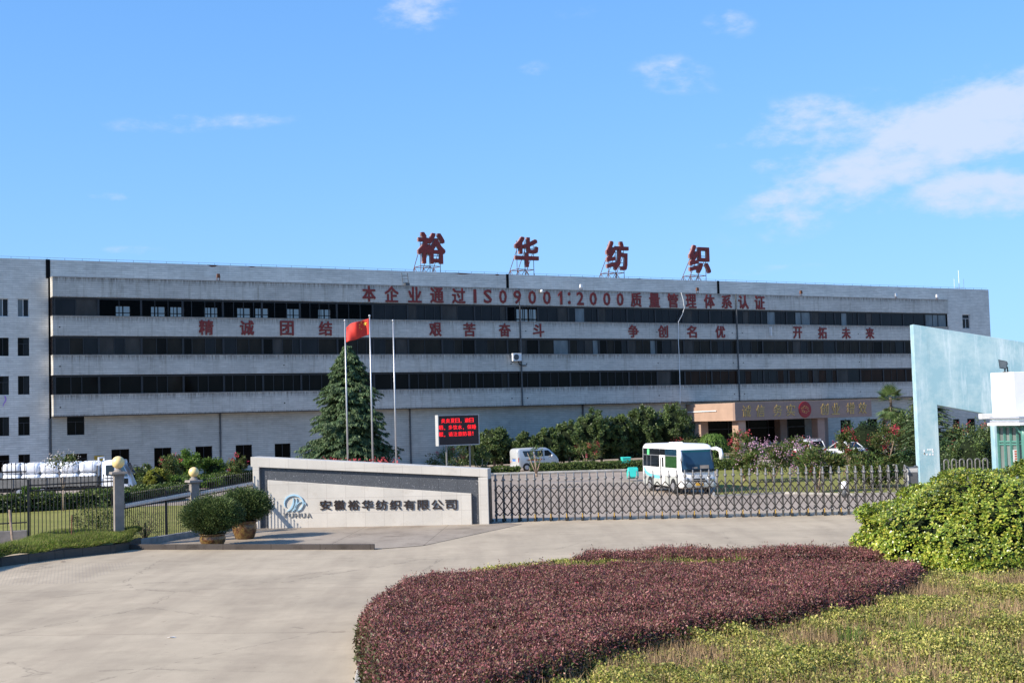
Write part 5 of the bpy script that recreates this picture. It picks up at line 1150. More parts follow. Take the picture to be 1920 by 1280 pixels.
def hedge_strip(name, label, path, w, h, leaf, dens, ln, wd, z=0., core='hedge core', seed=5, wob=.08, group=None):
    """clipped hedge along a path of ground points"""
    q = np.random.default_rng(seed); A = np.array([[p[0], p[1], z] for p in path]); t = thing(name, label, 'hedge', A[0], 0, group); A = A-A[0]; parts = []; b = MB()
    for i in range(len(A)-1):
        a, c = A[i], A[i+1]; L_ = np.linalg.norm(c-a); d = (c-a)/L_; s = np.array([-d[1], d[0], 0]); n = int(dens*L_*(w+2*h))
        u = q.uniform(0, L_, n); k = q.uniform(-(h+w/2), h+w/2, n); top = np.abs(k) < w/2
        y = np.where(top, k, np.sign(k)*w/2); zz = np.where(top, h, h-(np.abs(k)-w/2)); wv = wob*(np.sin(u*1.9+i)+np.sin(u*4.3+y*3))*.5
        P = a+d*u[:, None]+s*(y+q.normal(size=n)*.05)[:, None]; P[:, 2] += zz+np.where(top, wv, 0)+q.normal(size=n)*.035
        out = np.where(top[:, None], np.array([0, 0, 1.]), s*np.sign(k)[:, None]+np.array([0, 0, .35]))
        D = unit(out*.6+q.normal(size=(n, 3))*.6); parts.append(leaves(P, D, unit(out+q.normal(size=(n, 3))*.5), ln*q.uniform(.6, 1.3, n), wd*q.uniform(.7, 1.2, n)))
        e = s*(w/2-.05); zt_ = np.array([0, 0, h-.06]); b.loft([[a-e, a+e, a+e+zt_, a-e+zt_], [c-e, c+e, c+e+zt_, c-e+zt_]])
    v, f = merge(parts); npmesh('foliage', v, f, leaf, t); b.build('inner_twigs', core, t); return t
def bush(name, label, pos, rad, leaf, n, ln, wd, seed=1, squash=(1, 1, 1), clumps=34, core=.60, csize=.32, inner=.62, flowers=None, group=None, cat='shrub', cz=None):
    t = thing(name, label, cat, pos, 0, group); cz = rad*squash[2]*.85 if cz is None else cz
    v, f = crown((0, 0, cz), rad, n, ln, wd, seed, squash, clumps, csize, inner); v[:, 2] = np.maximum(v[:, 2], .02); npmesh('foliage', v, f, leaf, t)
    b = MB(); b.sphere((0, 0, cz), rad*core, 14, 9, squash) if core else None; b.tube([(0, 0, 0), (.02, 0, cz)], .04, 6); b.build('stems', 'hedge core', t)
    if flowers:
        mat, cl, nn, s_ = flowers; q = np.random.default_rng(seed+5); d = unit(q.normal(size=(cl, 3))+np.array([0, -.3, .7])); c = d*np.array(squash)*rad*1.05; ci = np.repeat(np.arange(cl), nn); m = len(ci)
        v, f = leaves(c[ci]+q.normal(size=(m, 3))*s_+np.array([0, 0, cz]), rdir(m), rdir(m), .10, .09); npmesh('blossoms', v, f, mat, t)
    return t

# ------------------------------------------------------------------ conifer
def conifer(label, px, pytop, Y, rbase, seed=4):
    base = at(px, 800, Y); zt_ = at(px, pytop, Y)[2]; t = thing('conifer', label, 'conifer', (base[0], Y, 0)); q = np.random.default_rng(seed)
    b = MB(); b.tube([(0, 0, 0), (0.05, 0, zt_*.5), (-.12, 0, zt_-.3)], [.22, .13, .03], 8); b.build('trunk', 'bark', t, True)
    parts = []; nb = 1250
    for i in range(nb):
        u = 1-(1-i/nb)**1.0; z = .35+(zt_-.5)*(i/nb)**1.12; k = 1-z/zt_; a = q.uniform(0, 2*PI)
        rmax = rbase*(k**.78)*(.56+.40*q.random()+.13*math.sin(z*2.9+1)+.16*math.sin(3*a+z*.9)*math.sin(z*1.7+a)); L_ = max(.18, rmax)
        dr = np.array([math.cos(a), math.sin(a), 0]); sd = np.array([-math.sin(a), math.cos(a), 0]); droop = q.uniform(.12, .34)*L_
        m = int(26+52*min(1, L_/3.0)); s = q.uniform(.45, 1.0, m)**.75
        c = dr*(L_*s)[:, None]; c[:, 2] = z+.22*L_*s-droop*s**2.2*1.3; wdt = (.12+.34*(1-s)*min(1.6, L_))[:, None]
        P = c+sd*(q.uniform(-1, 1, m)[:, None]*wdt)+q.normal(size=(m, 3))*.03
        D = unit(dr*.75+sd*q.normal(size=(m, 1))*.55+np.stack([0*s, 0*s, -.25-.5*s+q.normal(size=m)*.22], 1)); parts.append(leaves(P, D, unit(np.array([0, 0, 1.])+q.normal(size=(m, 3))*.35), q.uniform(.16, .36, m), q.uniform(.05, .10, m), .1, .12))
    v, f = merge(parts); v += np.array([-.0, 0, 0]); npmesh('foliage', v, f, 'cedar needle', t); 
    b = MB(); b.lathe([(rbase*.40, .3), (rbase*.36, zt_*.25), (rbase*.25, zt_*.5), (rbase*.10, zt_*.78), (.02, zt_*.93)], 16); b.build('inner_twigs', 'hedge core', t); return t
conifer('tall dark green conifer with drooping branches behind the flagpoles', 655, 645, 100., 4.9)

# row of clipped round trees in front of the facade
RT = [(925, 803, 26, 122), (985, 812, 20, 121.5), (1028, 804, 24, 123), (1066, 791, 27, 124), (1112, 769, 30, 125), (1160, 779, 22, 126.5), (1207, 762, 28, 128), (1262, 759, 33, 129)]
RL = ['round clipped tree right of the LED board, leftmost of the row', 'smallest round clipped tree, just above the rear of the silver van', 'round clipped tree above the front of the silver van', 'round clipped tree just right of the silver van', 'tall broad round tree behind the turquoise bin', 'slim round tree between two broader ones in the row', 'round clipped tree behind the rear end of the minibus', 'largest round clipped tree, next to the portico']
for i, ((px, pyt, wr, Y), lb) in enumerate(zip(RT, RL)):
    zt_ = at(px, pyt, Y)[2]; rad = wr*Y/2500*1.10; rz = min(1.45, (zt_-.7)/(2*rad)); p = at(px, 800, Y)
    tree('round_tree', lb, 'tree', (p[0], Y, 0), zt_-rad*rz*1.3, .10, zt_-rad*rz, rad, 'round tree leaf', 9500, .19, .10, 'clipped round trees before the facade', 20+i, (1, 1, rz), 80, .20, core=.80, forks=3, spread=rad*.5, inner=.84)
    if i % 2 == 0 or i > 3:
        p = at(px+14, 800, Y+2.6); tree('round_tree', 'shaded round tree standing behind the row, near %s' % ['the LED board', '', 'the van bonnet', '', 'the broad tree', 'the slim tree', 'the minibus rear', 'the portico corner'][i], 'tree', (p[0], Y+2.6, 0), zt_*.4, .10, zt_*.42, rad*.8, 'dark leaf', 2600, .26, .13, 'shaded trees behind the round row', 60+i, (1.3, 1, 1.1), 30, .34, core=.7)
# shaded undergrowth behind the row, against the facade
hedge_strip('hedge', 'dark shaded hedge along the foot of the facade behind the round trees', [fw(38, 3.2), fw(63, 3.0)], 1.6, 1.9, 'dark leaf', 80, .26, .13, seed=8, wob=.25)

# hedges
hedge_strip('hedge', 'low clipped hedge in front of the silver van, behind the gate', [HA-hd*7+hn*.65, HA+hd*2.1+hn*.65], .85, .55, 'hedge leaf', 330, .14, .075, seed=9, group='low clipped hedges')
hedge_strip('hedge', 'low clipped hedge from the van to the turquoise bin', [HA+hd*2.9+hn*.70, HB-hd*1.2+hn*.70, HB+hd*2.5+hn*.7], .95, .72, 'hedge leaf', 330, .14, .075, seed=10, group='low clipped hedges')
hedge_strip('hedge', 'long thick hedge at the back of the left lawn beside the truck', [gp(-110, 966), gp(60, 958), gp(200, 950), gp(330, 936)], 1.5, .78, 'hedge leaf', 210, .17, .09, seed=12, wob=.2)
hedge_strip('hedge', 'narrow hedge behind the shorter pillar, left of the sign wall', [gp(262, 921), gp(360, 915), gp(470, 905)], 1.2, .75, 'hedge leaf', 210, .16, .085, seed=13, wob=.15)
hedge_strip('hedge', 'low hedge at the back edge of the right lawn', [gp(1338, 882), gp(1410, 881)], 1.0, .75, 'hedge leaf', 300, .15, .08, seed=14)
hedge_strip('hedge', 'ragged low hedge behind the right lawn below the white cars', [gp(1495, 874), gp(1600, 872), gp(1690, 870)], 1.2, .7, 'hedge leaf', 260, .17, .09, seed=15, wob=.3)

# shrubs on the left
def bp(px, py): p = gp(px, py); return (p[0], p[1], 0)
def mbush(name, label, px, py, pt, hw, leaf, n, ln, seed, fl=None, clumps=34, core=.6, csize=.32, inner=.62):
    p = gp(px, py); Y = p[1]; top = at(px, pt, Y)[2]; rad = hw*Y/2500/1.12; sz = top/2/rad/1.12
    return bush(name, label, (p[0], Y, 0), rad, leaf, n, ln, ln*.5, seed, (1, .9, sz), clumps, core, csize, inner, fl, cz=top*.5)
mbush('shrub', 'dark green rounded shrub in front of the truck cab', 263, 917, 870, 29, 'hedge leaf', 4200, .17, 31)
mbush('topiary', 'golden green clipped ball shrub left of the shorter pillar', 294, 922, 877, 25, 'golden leaf', 4200, .13, 32, None, 60, .8, .2, .88)
mbush('shrub', 'loose pink-flowered shrub between the golden ball and the shorter pillar', 319, 914, 848, 26, 'myrtle leaf', 2400, .17, 33, ('pink flower', 6, 12, .08), 26, .35, .34, .45)
mbush('shrub', 'bright green bushy shrub behind the shorter pillar', 350, 908, 842, 33, 'bright leaf', 3600, .19, 34, None, 30, .45)
mbush('shrub', 'dense green shrub between the shorter pillar and the pink rose bush', 401, 905, 855, 28, 'bright leaf', 3400, .18, 35)
mbush('shrub', 'low bright green shrub at the foot of the shorter pillar', 333, 919, 890, 20, 'bright leaf', 2400, .15, 36)
mbush('shrub', 'low bright shrub right of the shorter pillar', 398, 914, 893, 26, 'bright leaf', 2400, .15, 37)
mbush('shrub', 'slender pink-topped bush at the left end of the sign wall', 447, 907, 848, 23, 'myrtle leaf', 2600, .15, 38, ('pink flower', 7, 12, .09), 26, .35, .34, .45)
mbush('shrub', 'tall leafy shoot in front of the truck bed by the fence post', 57, 957, 905, 15, 'bright leaf', 1200, .18, 39, None, 20, .2, .34, .4)
bush('shrub', 'airy shrub behind the fence next to the tall pillar', bp(184, 1004), 1.05, 'myrtle leaf', 2600, .085, .04, 40, (1.0, .7, .95), 24, .0, .36, .3)
bush('shrub', 'bare twiggy shrub behind the fence right of the tall pillar', bp(272, 1012), .95, 'myrtle leaf', 620, .075, .032, 41, (1.1, .7, .85), 24, .0, .4, .3)
tree('young_tree', 'slim white-flowering young tree in front of the truck bed', 'tree', bp(119, 958), 2.6, .035, 2.7, .85, 'myrtle leaf', 420, .16, .07, None, 42, (1.1, .8, .6), 22, .35, 'pale bark', 3, .4, ('white flower', 12, 10, .10, .3), .5)
# twigs of the bare shrub
q_ = bp(272, 1012); b = MB()
for k in range(12):
    a = 2*PI*k/12; b.tube([(0, 0, 0), (.35*math.cos(a), .25*math.sin(a), .45+.1*(k % 3)), (.8*math.cos(a+.2), .5*math.sin(a+.2), .95+.2*(k % 4))], [.016, .011, .004], 5)
tag(b.build('bare_twigs', 'bark', loc=q_), 'bundle of bare twigs behind the fence right of the tall pillar', 'twigs')

# flowering trees beyond the gate
def myr(label, px, py, Y_h, rad, seed, fl, n=1700, sq=(1, 1, .8), leaf='myrtle leaf', forks=4, tr='pale bark', spread=.7, name='crape_myrtle', grp='crape myrtles by the lawn'):
    p = gp(px, py); top = at(px, Y_h, p[1])[2]; cz = top-rad*sq[2]
    return tree(name, label, 'tree', (p[0], p[1], 0), max(.6, cz), .075, cz, rad, leaf, n, .20, .085, grp, seed, sq, 26, .34, tr, forks, .5, fl, spread, .12)
myr('red-topped crape myrtle just right of the minibus mirror', 1396, 903, 810, .90, 101, ('red flower', 12, 22, .10, .9), 2000, (1, .9, 1.4))
myr('lilac-flowered crape myrtle, the broadest one in front of the portico', 1450, 905, 828, 2.0, 102, ('lilac flower', 34, 20, .12, .35), 3400, (1.08, .8, .50))
myr('lilac crape myrtle in front of the white estate car', 1503, 887, 824, 1.4, 103, ('lilac flower', 24, 18, .12, .4), 2200, (1.05, .8, .72))
myr('leafy myrtle with twin pale trunks in front of the white estate car', 1535, 925, 842, 1.2, 104, ('red flower', 4, 10, .09, .7), 2600, (1.1, .9, .62))
myr('small red-topped myrtle in front of the white sedan', 1592, 874, 808, .90, 105, ('pink flower', 8, 26, .11, .8), 1700, (1, .9, 1.0))
myr('red-flowered crape myrtle left of the blue pier', 1666, 871, 800, 1.45, 106, ('pink flower', 12, 34, .15, .7), 2300, (1.05, .9, .68), spread=1.1)
myr('dense yellow-green bush tree with low crown on the right lawn', 1634, 915, 852, 1.4, 107, None, 3600, (1.12, .9, .60), 'myrtle leaf')
myr('thin pink-flowered myrtle behind the hedge, left of the turquoise bin', 1102, 878, 828, 1.05, 108, ('pink flower', 7, 14, .09, .1), 800, (1.15, .9, .8))
myr('small leafy sapling above the right end of the sign wall', 905, 890, 839, .75, 109, None, 480, (.8, .8, 1.1))
myr('pink-flowered bush under the left corner of the LED board', 838, 893, 836, 1.35, 110, ('pink flower', 8, 16, .07, .4), 1200, (1.0, .8, .85))
myr('thin sapling in front of the middle of the silver van', 1006, 893, 826, .70, 111, None, 170, (.9, .8, 1.25))
myr('dark green clipped bush right of the LED board post', 862, 872, 822, 1.5, 112, None, 2600, (1, .9, 1.1), 'round tree leaf', name='round_tree', grp=None)
myr('low red-topped shrub behind the minibus roof', 1293, 872, 824, 1.2, 113, ('red flower', 9, 14, .12, .9), 900, (1.7, .9, .6))
myr('orange-tipped shrub before the portico between the lilac bushes', 1490, 868, 820, 1.5, 114, ('red flower', 4, 12, .1, .9), 1800, (1.3, .9, .8))
# weeping shrub
p = gp(1338, 872); t = thing('weeping_shrub', 'light green weeping shrub behind the minibus mirror', 'shrub', (p[0], p[1], 0)); zt_ = at(1338, 812, p[1])[2]; parts = []; q = np.random.default_rng(9)
for i in range(150):
    a = q.uniform(0, 2*PI); L_ = q.uniform(.5, 1.75); dr = np.array([math.cos(a), math.sin(a), 0]); m = 34; s = np.linspace(.1, 1, m); c = dr*(L_*s**.7)[:, None]; c[:, 2] = zt_-.15+.25*np.sin(s*2.4)-L_*.2*s-(1.6+.6*q.random())*s**2.4
    parts.append(leaves(c+q.normal(size=(m, 3))*.06, unit(dr*.3+np.array([0, 0, -1])+q.normal(size=(m, 3))*.35), unit(dr+q.normal(size=(m, 3))*.4), .20, .06))
v, f = merge(parts); npmesh('foliage', v, f, 'bright leaf', t); trunk_mb(zt_-.2, .09, forks=0).build('trunk', 'bark', t, True)
b = MB(); b.sphere((0, 0, zt_*.55), 1.05, 12, 8, (1, 1, .85)); b.build('inner_twigs', 'hedge core', t)
# fan palm and cycad
def fan_leaf(parts, c, d, Ls, n=20, q=rng):
    d = d/np.linalg.norm(d); s = np.cross(d, np.array([0, 0, 1.])); s /= max(1e-6, np.linalg.norm(s)); u = np.cross(s, d)
    ang = np.linspace(-1.75, 1.75, n); D = unit(d*np.cos(ang)[:, None]+s*np.sin(ang)[:, None]+np.array([0, 0, -.18])+u*.06*np.abs(ang)[:, None])
    parts.append(leaves(np.repeat(c[None], n, 0), D, np.repeat(u[None], n, 0), Ls*(1-.16*np.abs(ang)/1.75), .085, .2, .12))
p = at(1672, 800, 117.); zt_ = at(1668, 745, 117.)[2]; t = thing('fan_palm', 'fan palm with shaggy brown trunk left of the blue pier', 'palm', (p[0], 117., 0))
b = MB(); b.tube([(0, 0, 0), (.06, 0, zt_*.5), (0, 0, zt_)], [.13, .12, .12], 10); b.build('trunk', 'bark', t, True); parts = []; q = np.random.default_rng(21)
b = MB()
for i in range(52):
    a = q.uniform(0, 2*PI); el = q.uniform(-1.2, 1.25); d = np.array([math.cos(a)*math.cos(el), math.sin(a)*math.cos(el), math.sin(el)]); st_ = np.array([0, 0, zt_-.3*q.random()-(.7 if el < 0 else 0)]); L_ = q.uniform(.55, .95); e = st_+d*L_+np.array([0, 0, -.1]); b.tube([tuple(st_), tuple(e)], .014, 4); fan_leaf(parts, e, d, q.uniform(.6, .95), 20, q)
v, f = merge(parts); npmesh('fronds', v, f, 'palm leaf', t); b.build('leaf_stalks', 'palm leaf', t)
v, f = crown((0, 0, zt_-1.75), .42, 260, .4, .05, 5, (1, 1, 1.2), 16, .5, .3); npmesh('fibre_skirt', v, f, 'palm fibre', t)
p = gp(1641, 871); zt_ = 1.0; t = thing('cycad', 'small cycad with arching feathery fronds behind the right lawn', 'cycad', (p[0], p[1], 0)); parts = []; q = np.random.default_rng(22)
for i in range(30):
    a = 2*PI*i/30*1.618*3; el = q.uniform(.25, 1.2); m = 44; s = np.linspace(.08, 1, m); L_ = 1.75; dr = np.array([math.cos(a), math.sin(a), 0]); sd = np.array([-math.sin(a), math.cos(a), 0])
    c = dr*(L_*s*math.cos(el))[:, None]; c[:, 2] = zt_+L_*s*math.sin(el)-1.15*s**2.2
    for sg in (-1, 1): parts.append(leaves(c, unit(sd*sg+dr*.45+np.array([0, 0, -.1])), np.array([0, 0, 1.])+np.zeros((m, 3)), .26*np.sin(.3+s*2.7), .045))
v, f = merge(parts); npmesh('fronds', v, f, 'palm leaf', t); b = MB(); b.tube([(0, 0, 0), (0, 0, zt_)], [.22, .18], 10); b.build('trunk', 'palm fibre', t, True)
# trees round the blue pier
def bt(label, px, Y, pyt, rad, seed, leaf='dark leaf', sq=(1, 1, 1.2), n=4200, core=.7, ln=.24, fl=None, name='broadleaf_tree', grp='dense trees around the blue gate wall'):
    p = at(px, 800, Y); zt_ = at(px, pyt, Y)[2]; return tree(name, label, 'tree', (p[0], Y, 0), zt_-rad*sq[2]*1.5, .11, zt_-rad*sq[2], rad, leaf, n, ln, ln*.5, grp, seed, sq, 40, .32, core=core, flowers=fl)
bt('dark evergreen behind the portico end, left of the palm', 1622, 128., 781, 1.9, 201, sq=(1.25, 1, 1.3))
bt('tall dense evergreen just left of the blue pier', 1705, 112., 764, 1.55, 202, 'round tree leaf', (1, 1, 1.55))
bt('rounded dark bush touching the foot of the blue pier', 1706, 86., 842, 1.15, 203, 'dark leaf', (1.05, 1, 1.25), 3600, .75, .17)
bt('dark tree in the opening of the blue wall, left half', 1776, 84., 832, 1.25, 204, 'dark leaf', (1.1, 1, 1.2), 3800, .75, .17)
bt('sunlit bushy tree in the opening of the blue wall, right half', 1832, 80., 800, 1.7, 205, 'round tree leaf', (1.1, 1, 1.3), 6500, .75, .17, ('red flower', 5, 6, .1, .6))
bt('reddish green bush at the back of the blue wall opening', 1790, 104., 800, 1.5, 206, 'myrtle leaf', (1.2, 1, 1.0), 3000, .6, .2, ('red flower', 5, 14, .15, .4))
bt('bush beside the window in the blue wall opening', 1848, 112., 796, 1.2, 207, 'round tree leaf', (1, 1, 1.5), 2600, .6, .2, ('pink flower', 3, 40, .12, .6))
# cedar whose branches show in the opening and left of the pier
p = at(1742, 800, 96.); t = thing('cedar', 'spreading cedar partly hidden by the blue pier', 'conifer', (p[0], 96., 0)); parts = []; q = np.random.default_rng(31); zt_ = at(1742, 700, 96.)[2]
for i in range(330):
    z = 1.2+(zt_-1.2)*q.random()**1.1; k = 1-z/zt_; a = q.uniform(0, 2*PI); L_ = max(.3, 2.9*(k**.6)*q.uniform(.6, 1.1)); dr = np.array([math.cos(a), math.sin(a), 0]); sd = np.array([-math.sin(a), math.cos(a), 0]); m = 60; s = q.uniform(.2, 1, m); c = dr*(L_*s)[:, None]; c[:, 2] = z+.1*L_*s-.22*L_*s**2.5
    P = c+sd*(q.uniform(-1, 1, m)*(.1+.32*(1-s)))[:, None]; parts.append(leaves(P, unit(dr+sd*q.normal(size=(m, 1))*.6+np.array([0, 0, -.35])), np.array([0, 0, 1.])+q.normal(size=(m, 3))*.3, q.uniform(.16, .32, m), .07))
v, f = merge(parts); npmesh('foliage', v, f, 'cedar needle', t); b = MB(); b.tube([(0, 0, 0), (0, 0, zt_)], [.2, .04], 8); b.build('trunk', 'bark', t, True)
# red flower bed behind the sign wall
q = np.random.default_rng(44); p0 = at(585, 868, 62.); p1 = at(735, 872, 61.); m = 420; u = q.uniform(0, 1, m)**1.0; P = np.outer(1-u, [p0[0], 64., 0])+np.outer(u, [p1[0], 63.4, 0]); cl = np.round(u*16)/16; P[:, 0] += q.normal(size=m)*.2; P[:, 1] += q.normal(size=m)*.4; P[:, 2] = 2.35+.22*np.sin(cl*40)+q.normal(size=m)*.10
t = thing('flower_shrub', 'line of red-flowered shrub tops peeping over the sign wall', 'shrub', (p0[0], 64., 0)); org = np.array([p0[0], 64., 0])
v, f = leaves(P-org, rdir(m), rdir(m), .11, .10); npmesh('blossoms', v, f, 'red flower', t)
m = 5200; u = q.uniform(0, 1, m); P = np.outer(1-u, [p0[0], 64., 0])+np.outer(u, [p1[0], 63.4, 0]); P[:, 1] += q.normal(size=m)*.4; P[:, 2] = q.uniform(.3, 2.25, m)+.15*np.sin(u*40); v, f = leaves(P-org, rdir(m), rdir(m), .16, .08); npmesh('foliage', v, f, 'myrtle leaf', t)

# ------------------------------------------------------------------ potted shrubs
def potted(label, px, py, rad, seed, ry, hs=1.):
    p = gp(px, py, PZ); t = thing('potted_shrub', label, 'potted plant', (p[0], p[1], PZ), ry, 'potted shrubs at the gate'); b = MB()
    b.lathe([(r_, z*hs) for r_, z in ((.02, .0), (.33, .0), (.37, .05), (.46, .30), (.475, .48), (.44, .58), (.46, .62), (.50, .64), (.50, .69), (.44, .69), (.42, .62), (.02, .60))], 30); o = b.build('pot', 'glazed pot', t, True)
    b = MB(); b.lathe([(.02, .63*hs), (.42, .63*hs)], 20); b.build('soil', 'soil', t)
    b = MB(); b.tube([(0, 0, .6*hs), (.02, 0, 1.0)], .05, 7); [b.tube([(0, 0, .8), (.4*math.cos(a), .4*math.sin(a), 1.05)], .025, 5) for a in np.arange(0, 6.2, .9)]; b.build('stem', 'bark', t)
    q = np.random.default_rng(seed); parts = []; nb = 620
    for i in range(nb):
        d = unit(q.normal(size=3)); d[2] = d[2]*.8 if d[2] > 0 else d[2]*.62; rr_ = rad*q.uniform(.88, 1.05); tip = d*rr_*np.array([1, 1, .82]); m = 62; s = q.uniform(.55, 1.04, m); c = tip*s[:, None]+q.normal(size=(m, 3))*.075
        parts.append(leaves(c, unit(d*.9+np.array([0, 0, .30])+q.normal(size=(m, 3))*.40), unit(q.normal(size=(m, 3))), q.uniform(.05, .10, m), q.uniform(.022, .036, m), .1))
    v, f = merge(parts); cz = .60*hs+rad*.62; k = v[f[:, 0], 2] > -rad*.72; npmesh('foliage', v+np.array([0, 0, cz]), f[k] if False else f, 'juniper leaf', t)
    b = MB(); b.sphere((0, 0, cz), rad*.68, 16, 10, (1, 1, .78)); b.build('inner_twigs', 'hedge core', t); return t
potted('clipped dark green shrub in a brown glazed pot, the nearer of the pair', 399, 1024.5, 1.08, 301, .3, .70)
potted('lighter green shrub in a brown glazed pot next to the sign wall', 459, 1009.5, 1.0, 302, 1.2, 1.02)

# ------------------------------------------------------------------ grass verge on the left
vpts = [gp(-170, 1105, 0), gp(0, 1062, 0), gp(120, 1046, 0), gp(215, 1036, 0), gp(243, 1030, 0)]
back = [(vpts[4][0]-.3, 51.2), (-40, 49.5)]
KH = .30
def vz(x, y, edge): return KH+.10*min(1, edge/1.2)
g = MB(); n = len(vpts); rows = 9; grid = []
for i in range(41):
    tt = i/40*(n-1); k = min(int(tt), n-2); f_ = tt-k; e = vpts[k]*(1-f_)+vpts[k+1]*f_; row = []
    bx = np.array([e[0]-.25, 51.4-.02*abs(e[0]+15), 0])
    for j in range(rows):
        s = j/(rows-1); p = e*(1-s)+bx*s; ed = np.linalg.norm(p-e); row.append((p[0], p[1], KH+.02+.16*min(1, ed/1.0)+.04*math.sin(p[0]*3+p[1]*2)))
    grid.append(row)
vs = [p for r_ in grid for p in r_]; g.add(vs, [(i*rows+j, (i+1)*rows+j, (i+1)*rows+j+1, i*rows+j+1) for i in range(40) for j in range(rows-1)]); vo = struct(g.build('grass_verge', 'lawn grass', None, True, recalc=False))
if vo.data.polygons[0].normal.z < 0: vo.data.flip_normals()
g = MB(); k_ = []
for i in range(n-1):
    a = Vector(vpts[i]); c = Vector(vpts[i+1]); d = (c-a).normalized(); s = Vector((-d.y, d.x, 0))*.17
    g.loft([[a-s*.1+Vector((0, 0, -.05)), a+s+Vector((0, 0, -.05)), a+s+Vector((0, 0, KH)), a+Vector((0, 0, KH))], [c-s*.1+Vector((0, 0, -.05)), c+s+Vector((0, 0, -.05)), c+s+Vector((0, 0, KH)), c+Vector((0, 0, KH))]])
e_ = Vector(vpts[-1]); g.loft([[e_+Vector((-.0, 0, -.05)), e_+Vector((-.0, 0, KH)), e_+Vector((-.16, 0, KH)), e_+Vector((-.16, 0, -.05))], [e_+Vector((.0, 1.6, -.05)), e_+Vector((.0, 1.6, KH)), e_+Vector((-.16, 1.6, KH)), e_+Vector((-.16, 1.6, -.05))]])
struct(g.build('verge_kerb', 'mossy kerb', bevel=.02))
q = np.random.default_rng(61); m = 60000; ii = q.uniform(0, 40, m); jj = q.uniform(0, rows-1, m)**1.0; ga = np.array(grid); i0 = np.minimum(ii.astype(int), 39); j0 = np.minimum(jj.astype(int), rows-2); fi = (ii-i0)[:, None]; fj = (jj-j0)[:, None]
P = (ga[i0, j0]*(1-fi)+ga[i0+1, j0]*fi)*(1-fj)+(ga[i0, j0+1]*(1-fi)+ga[i0+1, j0+1]*fi)*fj
edge = (jj < 1.0); D = unit(np.stack([q.normal(size=m)*.45, q.normal(size=m)*.4-edge*.5, np.ones(m)*.9-edge*.5], 1)); v, f = leaves(P, D, rdir(m), q.uniform(.08, .24, m), q.uniform(.010, .022, m), .1, .2)
o = npmesh('grass', v, f, 'grass blade'); o['kind'] = 'stuff'; o['label'] = 'tufted green grass on the verge at the left'; o['category'] = 'grass'
# stakes on the verge
for (px, py, pt, px2, lb, mt, r_) in ((25, 1026, 955, 18, 'pale leaning stake with dark foot on the grass verge', 'pale bark', .045), (134, 1012, 965, 135, 'thin rusty rod standing by the fence', 'rust', .025), (25000, 0, 0, 0, '', '', 0)):
    if px > 2000: continue
    a = at(px, py, 47.6 if px < 100 else 49.2); c = at(px2, pt, 47.7 if px < 100 else 49.2); b = MB(); b.tube([(0, 0, -.1), tuple(np.array(c)-np.array(a))], r_, 7); tag(b.build('stake', mt, loc=tuple(a)), lb, 'stake')

# ------------------------------------------------------------------ foreground planting
def inpoly(P, poly):
    x, y = P[:, 0], P[:, 1]; c = np.zeros(len(P), bool); n = len(poly)
    for i in range(n):
        x0, y0 = poly[i]; x1, y1 = poly[(i+1) % n]; k = ((y0 > y) != (y1 > y)) & (x < (x1-x0)*(y-y0)/(y1-y0+1e-12)+x0); c ^= k
    return c
def dedge(P, poly):
    d = np.full(len(P), 1e9); near = np.zeros((len(P), 2)); n = len(poly)
    for i in range(n):
        a = np.array(poly[i]); b_ = np.array(poly[(i+1) % n]); e = b_-a; t_ = np.clip(((P-a)@e)/(e@e), 0, 1)[:, None]; q_ = a+e*t_; w_ = P-q_; dd = np.linalg.norm(w_, axis=1); k = dd < d; d[k] = dd[k]; near[k] = w_[k]
    return d, near
def smooth_poly(pts, n=6):
    p = np.array(pts); out = []
    for i in range(len(p)):
        p0, p1, p2, p3 = p[i-1], p[i], p[(i+1) % len(p)], p[(i+2) % len(p)]
        for t_ in np.linspace(0, 1, n, endpoint=False): out.append(.5*((2*p1)+(-p0+p2)*t_+(2*p0-5*p1+4*p2-p3)*t_**2+(-p0+3*p1-3*p2+p3)*t_**3))
    return [tuple(q_) for q_ in out]
def wave(x, y): return .5*np.sin(x*1.7+.6*y)+.35*np.sin(x*.9-1.5*y+1)+.3*np.sin(3.1*x+2.3*y)+.25*np.sin(-2.2*x+4.1*y+2)
def bed(poly, h, dens, ln, wd, seed, amp=.06, rnd=.45, tip=.5, up=.8):
    """leaf sprigs over a clipped bed with rounded shoulders; denser sprigs nearer the viewer"""
    q = np.random.default_rng(seed); pa = np.array(poly); lo, hi = pa.min(0), pa.max(0); area = np.prod(hi-lo); n = int(dens*area)
    P = q.uniform(lo, hi, (n, 2)); P = P[inpoly(P, poly)]; P = P[q.random(len(P)) < np.clip(1.15+.55*wave(P[:, 0]*2.9+3, P[:, 1]*2.9), .45, 1)]; d, nr = dedge(P, poly); n = len(P)
    k = np.clip(d/rnd, 0, 1); top = h*(np.sqrt(np.clip(1-(1-k)**2, 0, 1))*.92+.08)+amp*(wave(P[:, 0]*1.3, P[:, 1]*1.3)+.7*wave(P[:, 0]*3.7, P[:, 1]*3.7))*k
    side = q.random(n) < np.where(k < .6, .55, .10); z = np.where(side, q.uniform(.1, 1.0, n)*top, top-np.abs(q.normal(size=n))*.04+.02*q.random(n))
    nn = -nr/np.maximum(d, 1e-6)[:, None]; out = np.stack([nn[:, 0]*(1-k), nn[:, 1]*(1-k), .25+k], 1)
    spr = q.random(n) < .012*tip; z = z+spr*q.uniform(.05, .16, n)
    base = np.stack([P[:, 0], P[:, 1], z], 1); return base, unit(out), d
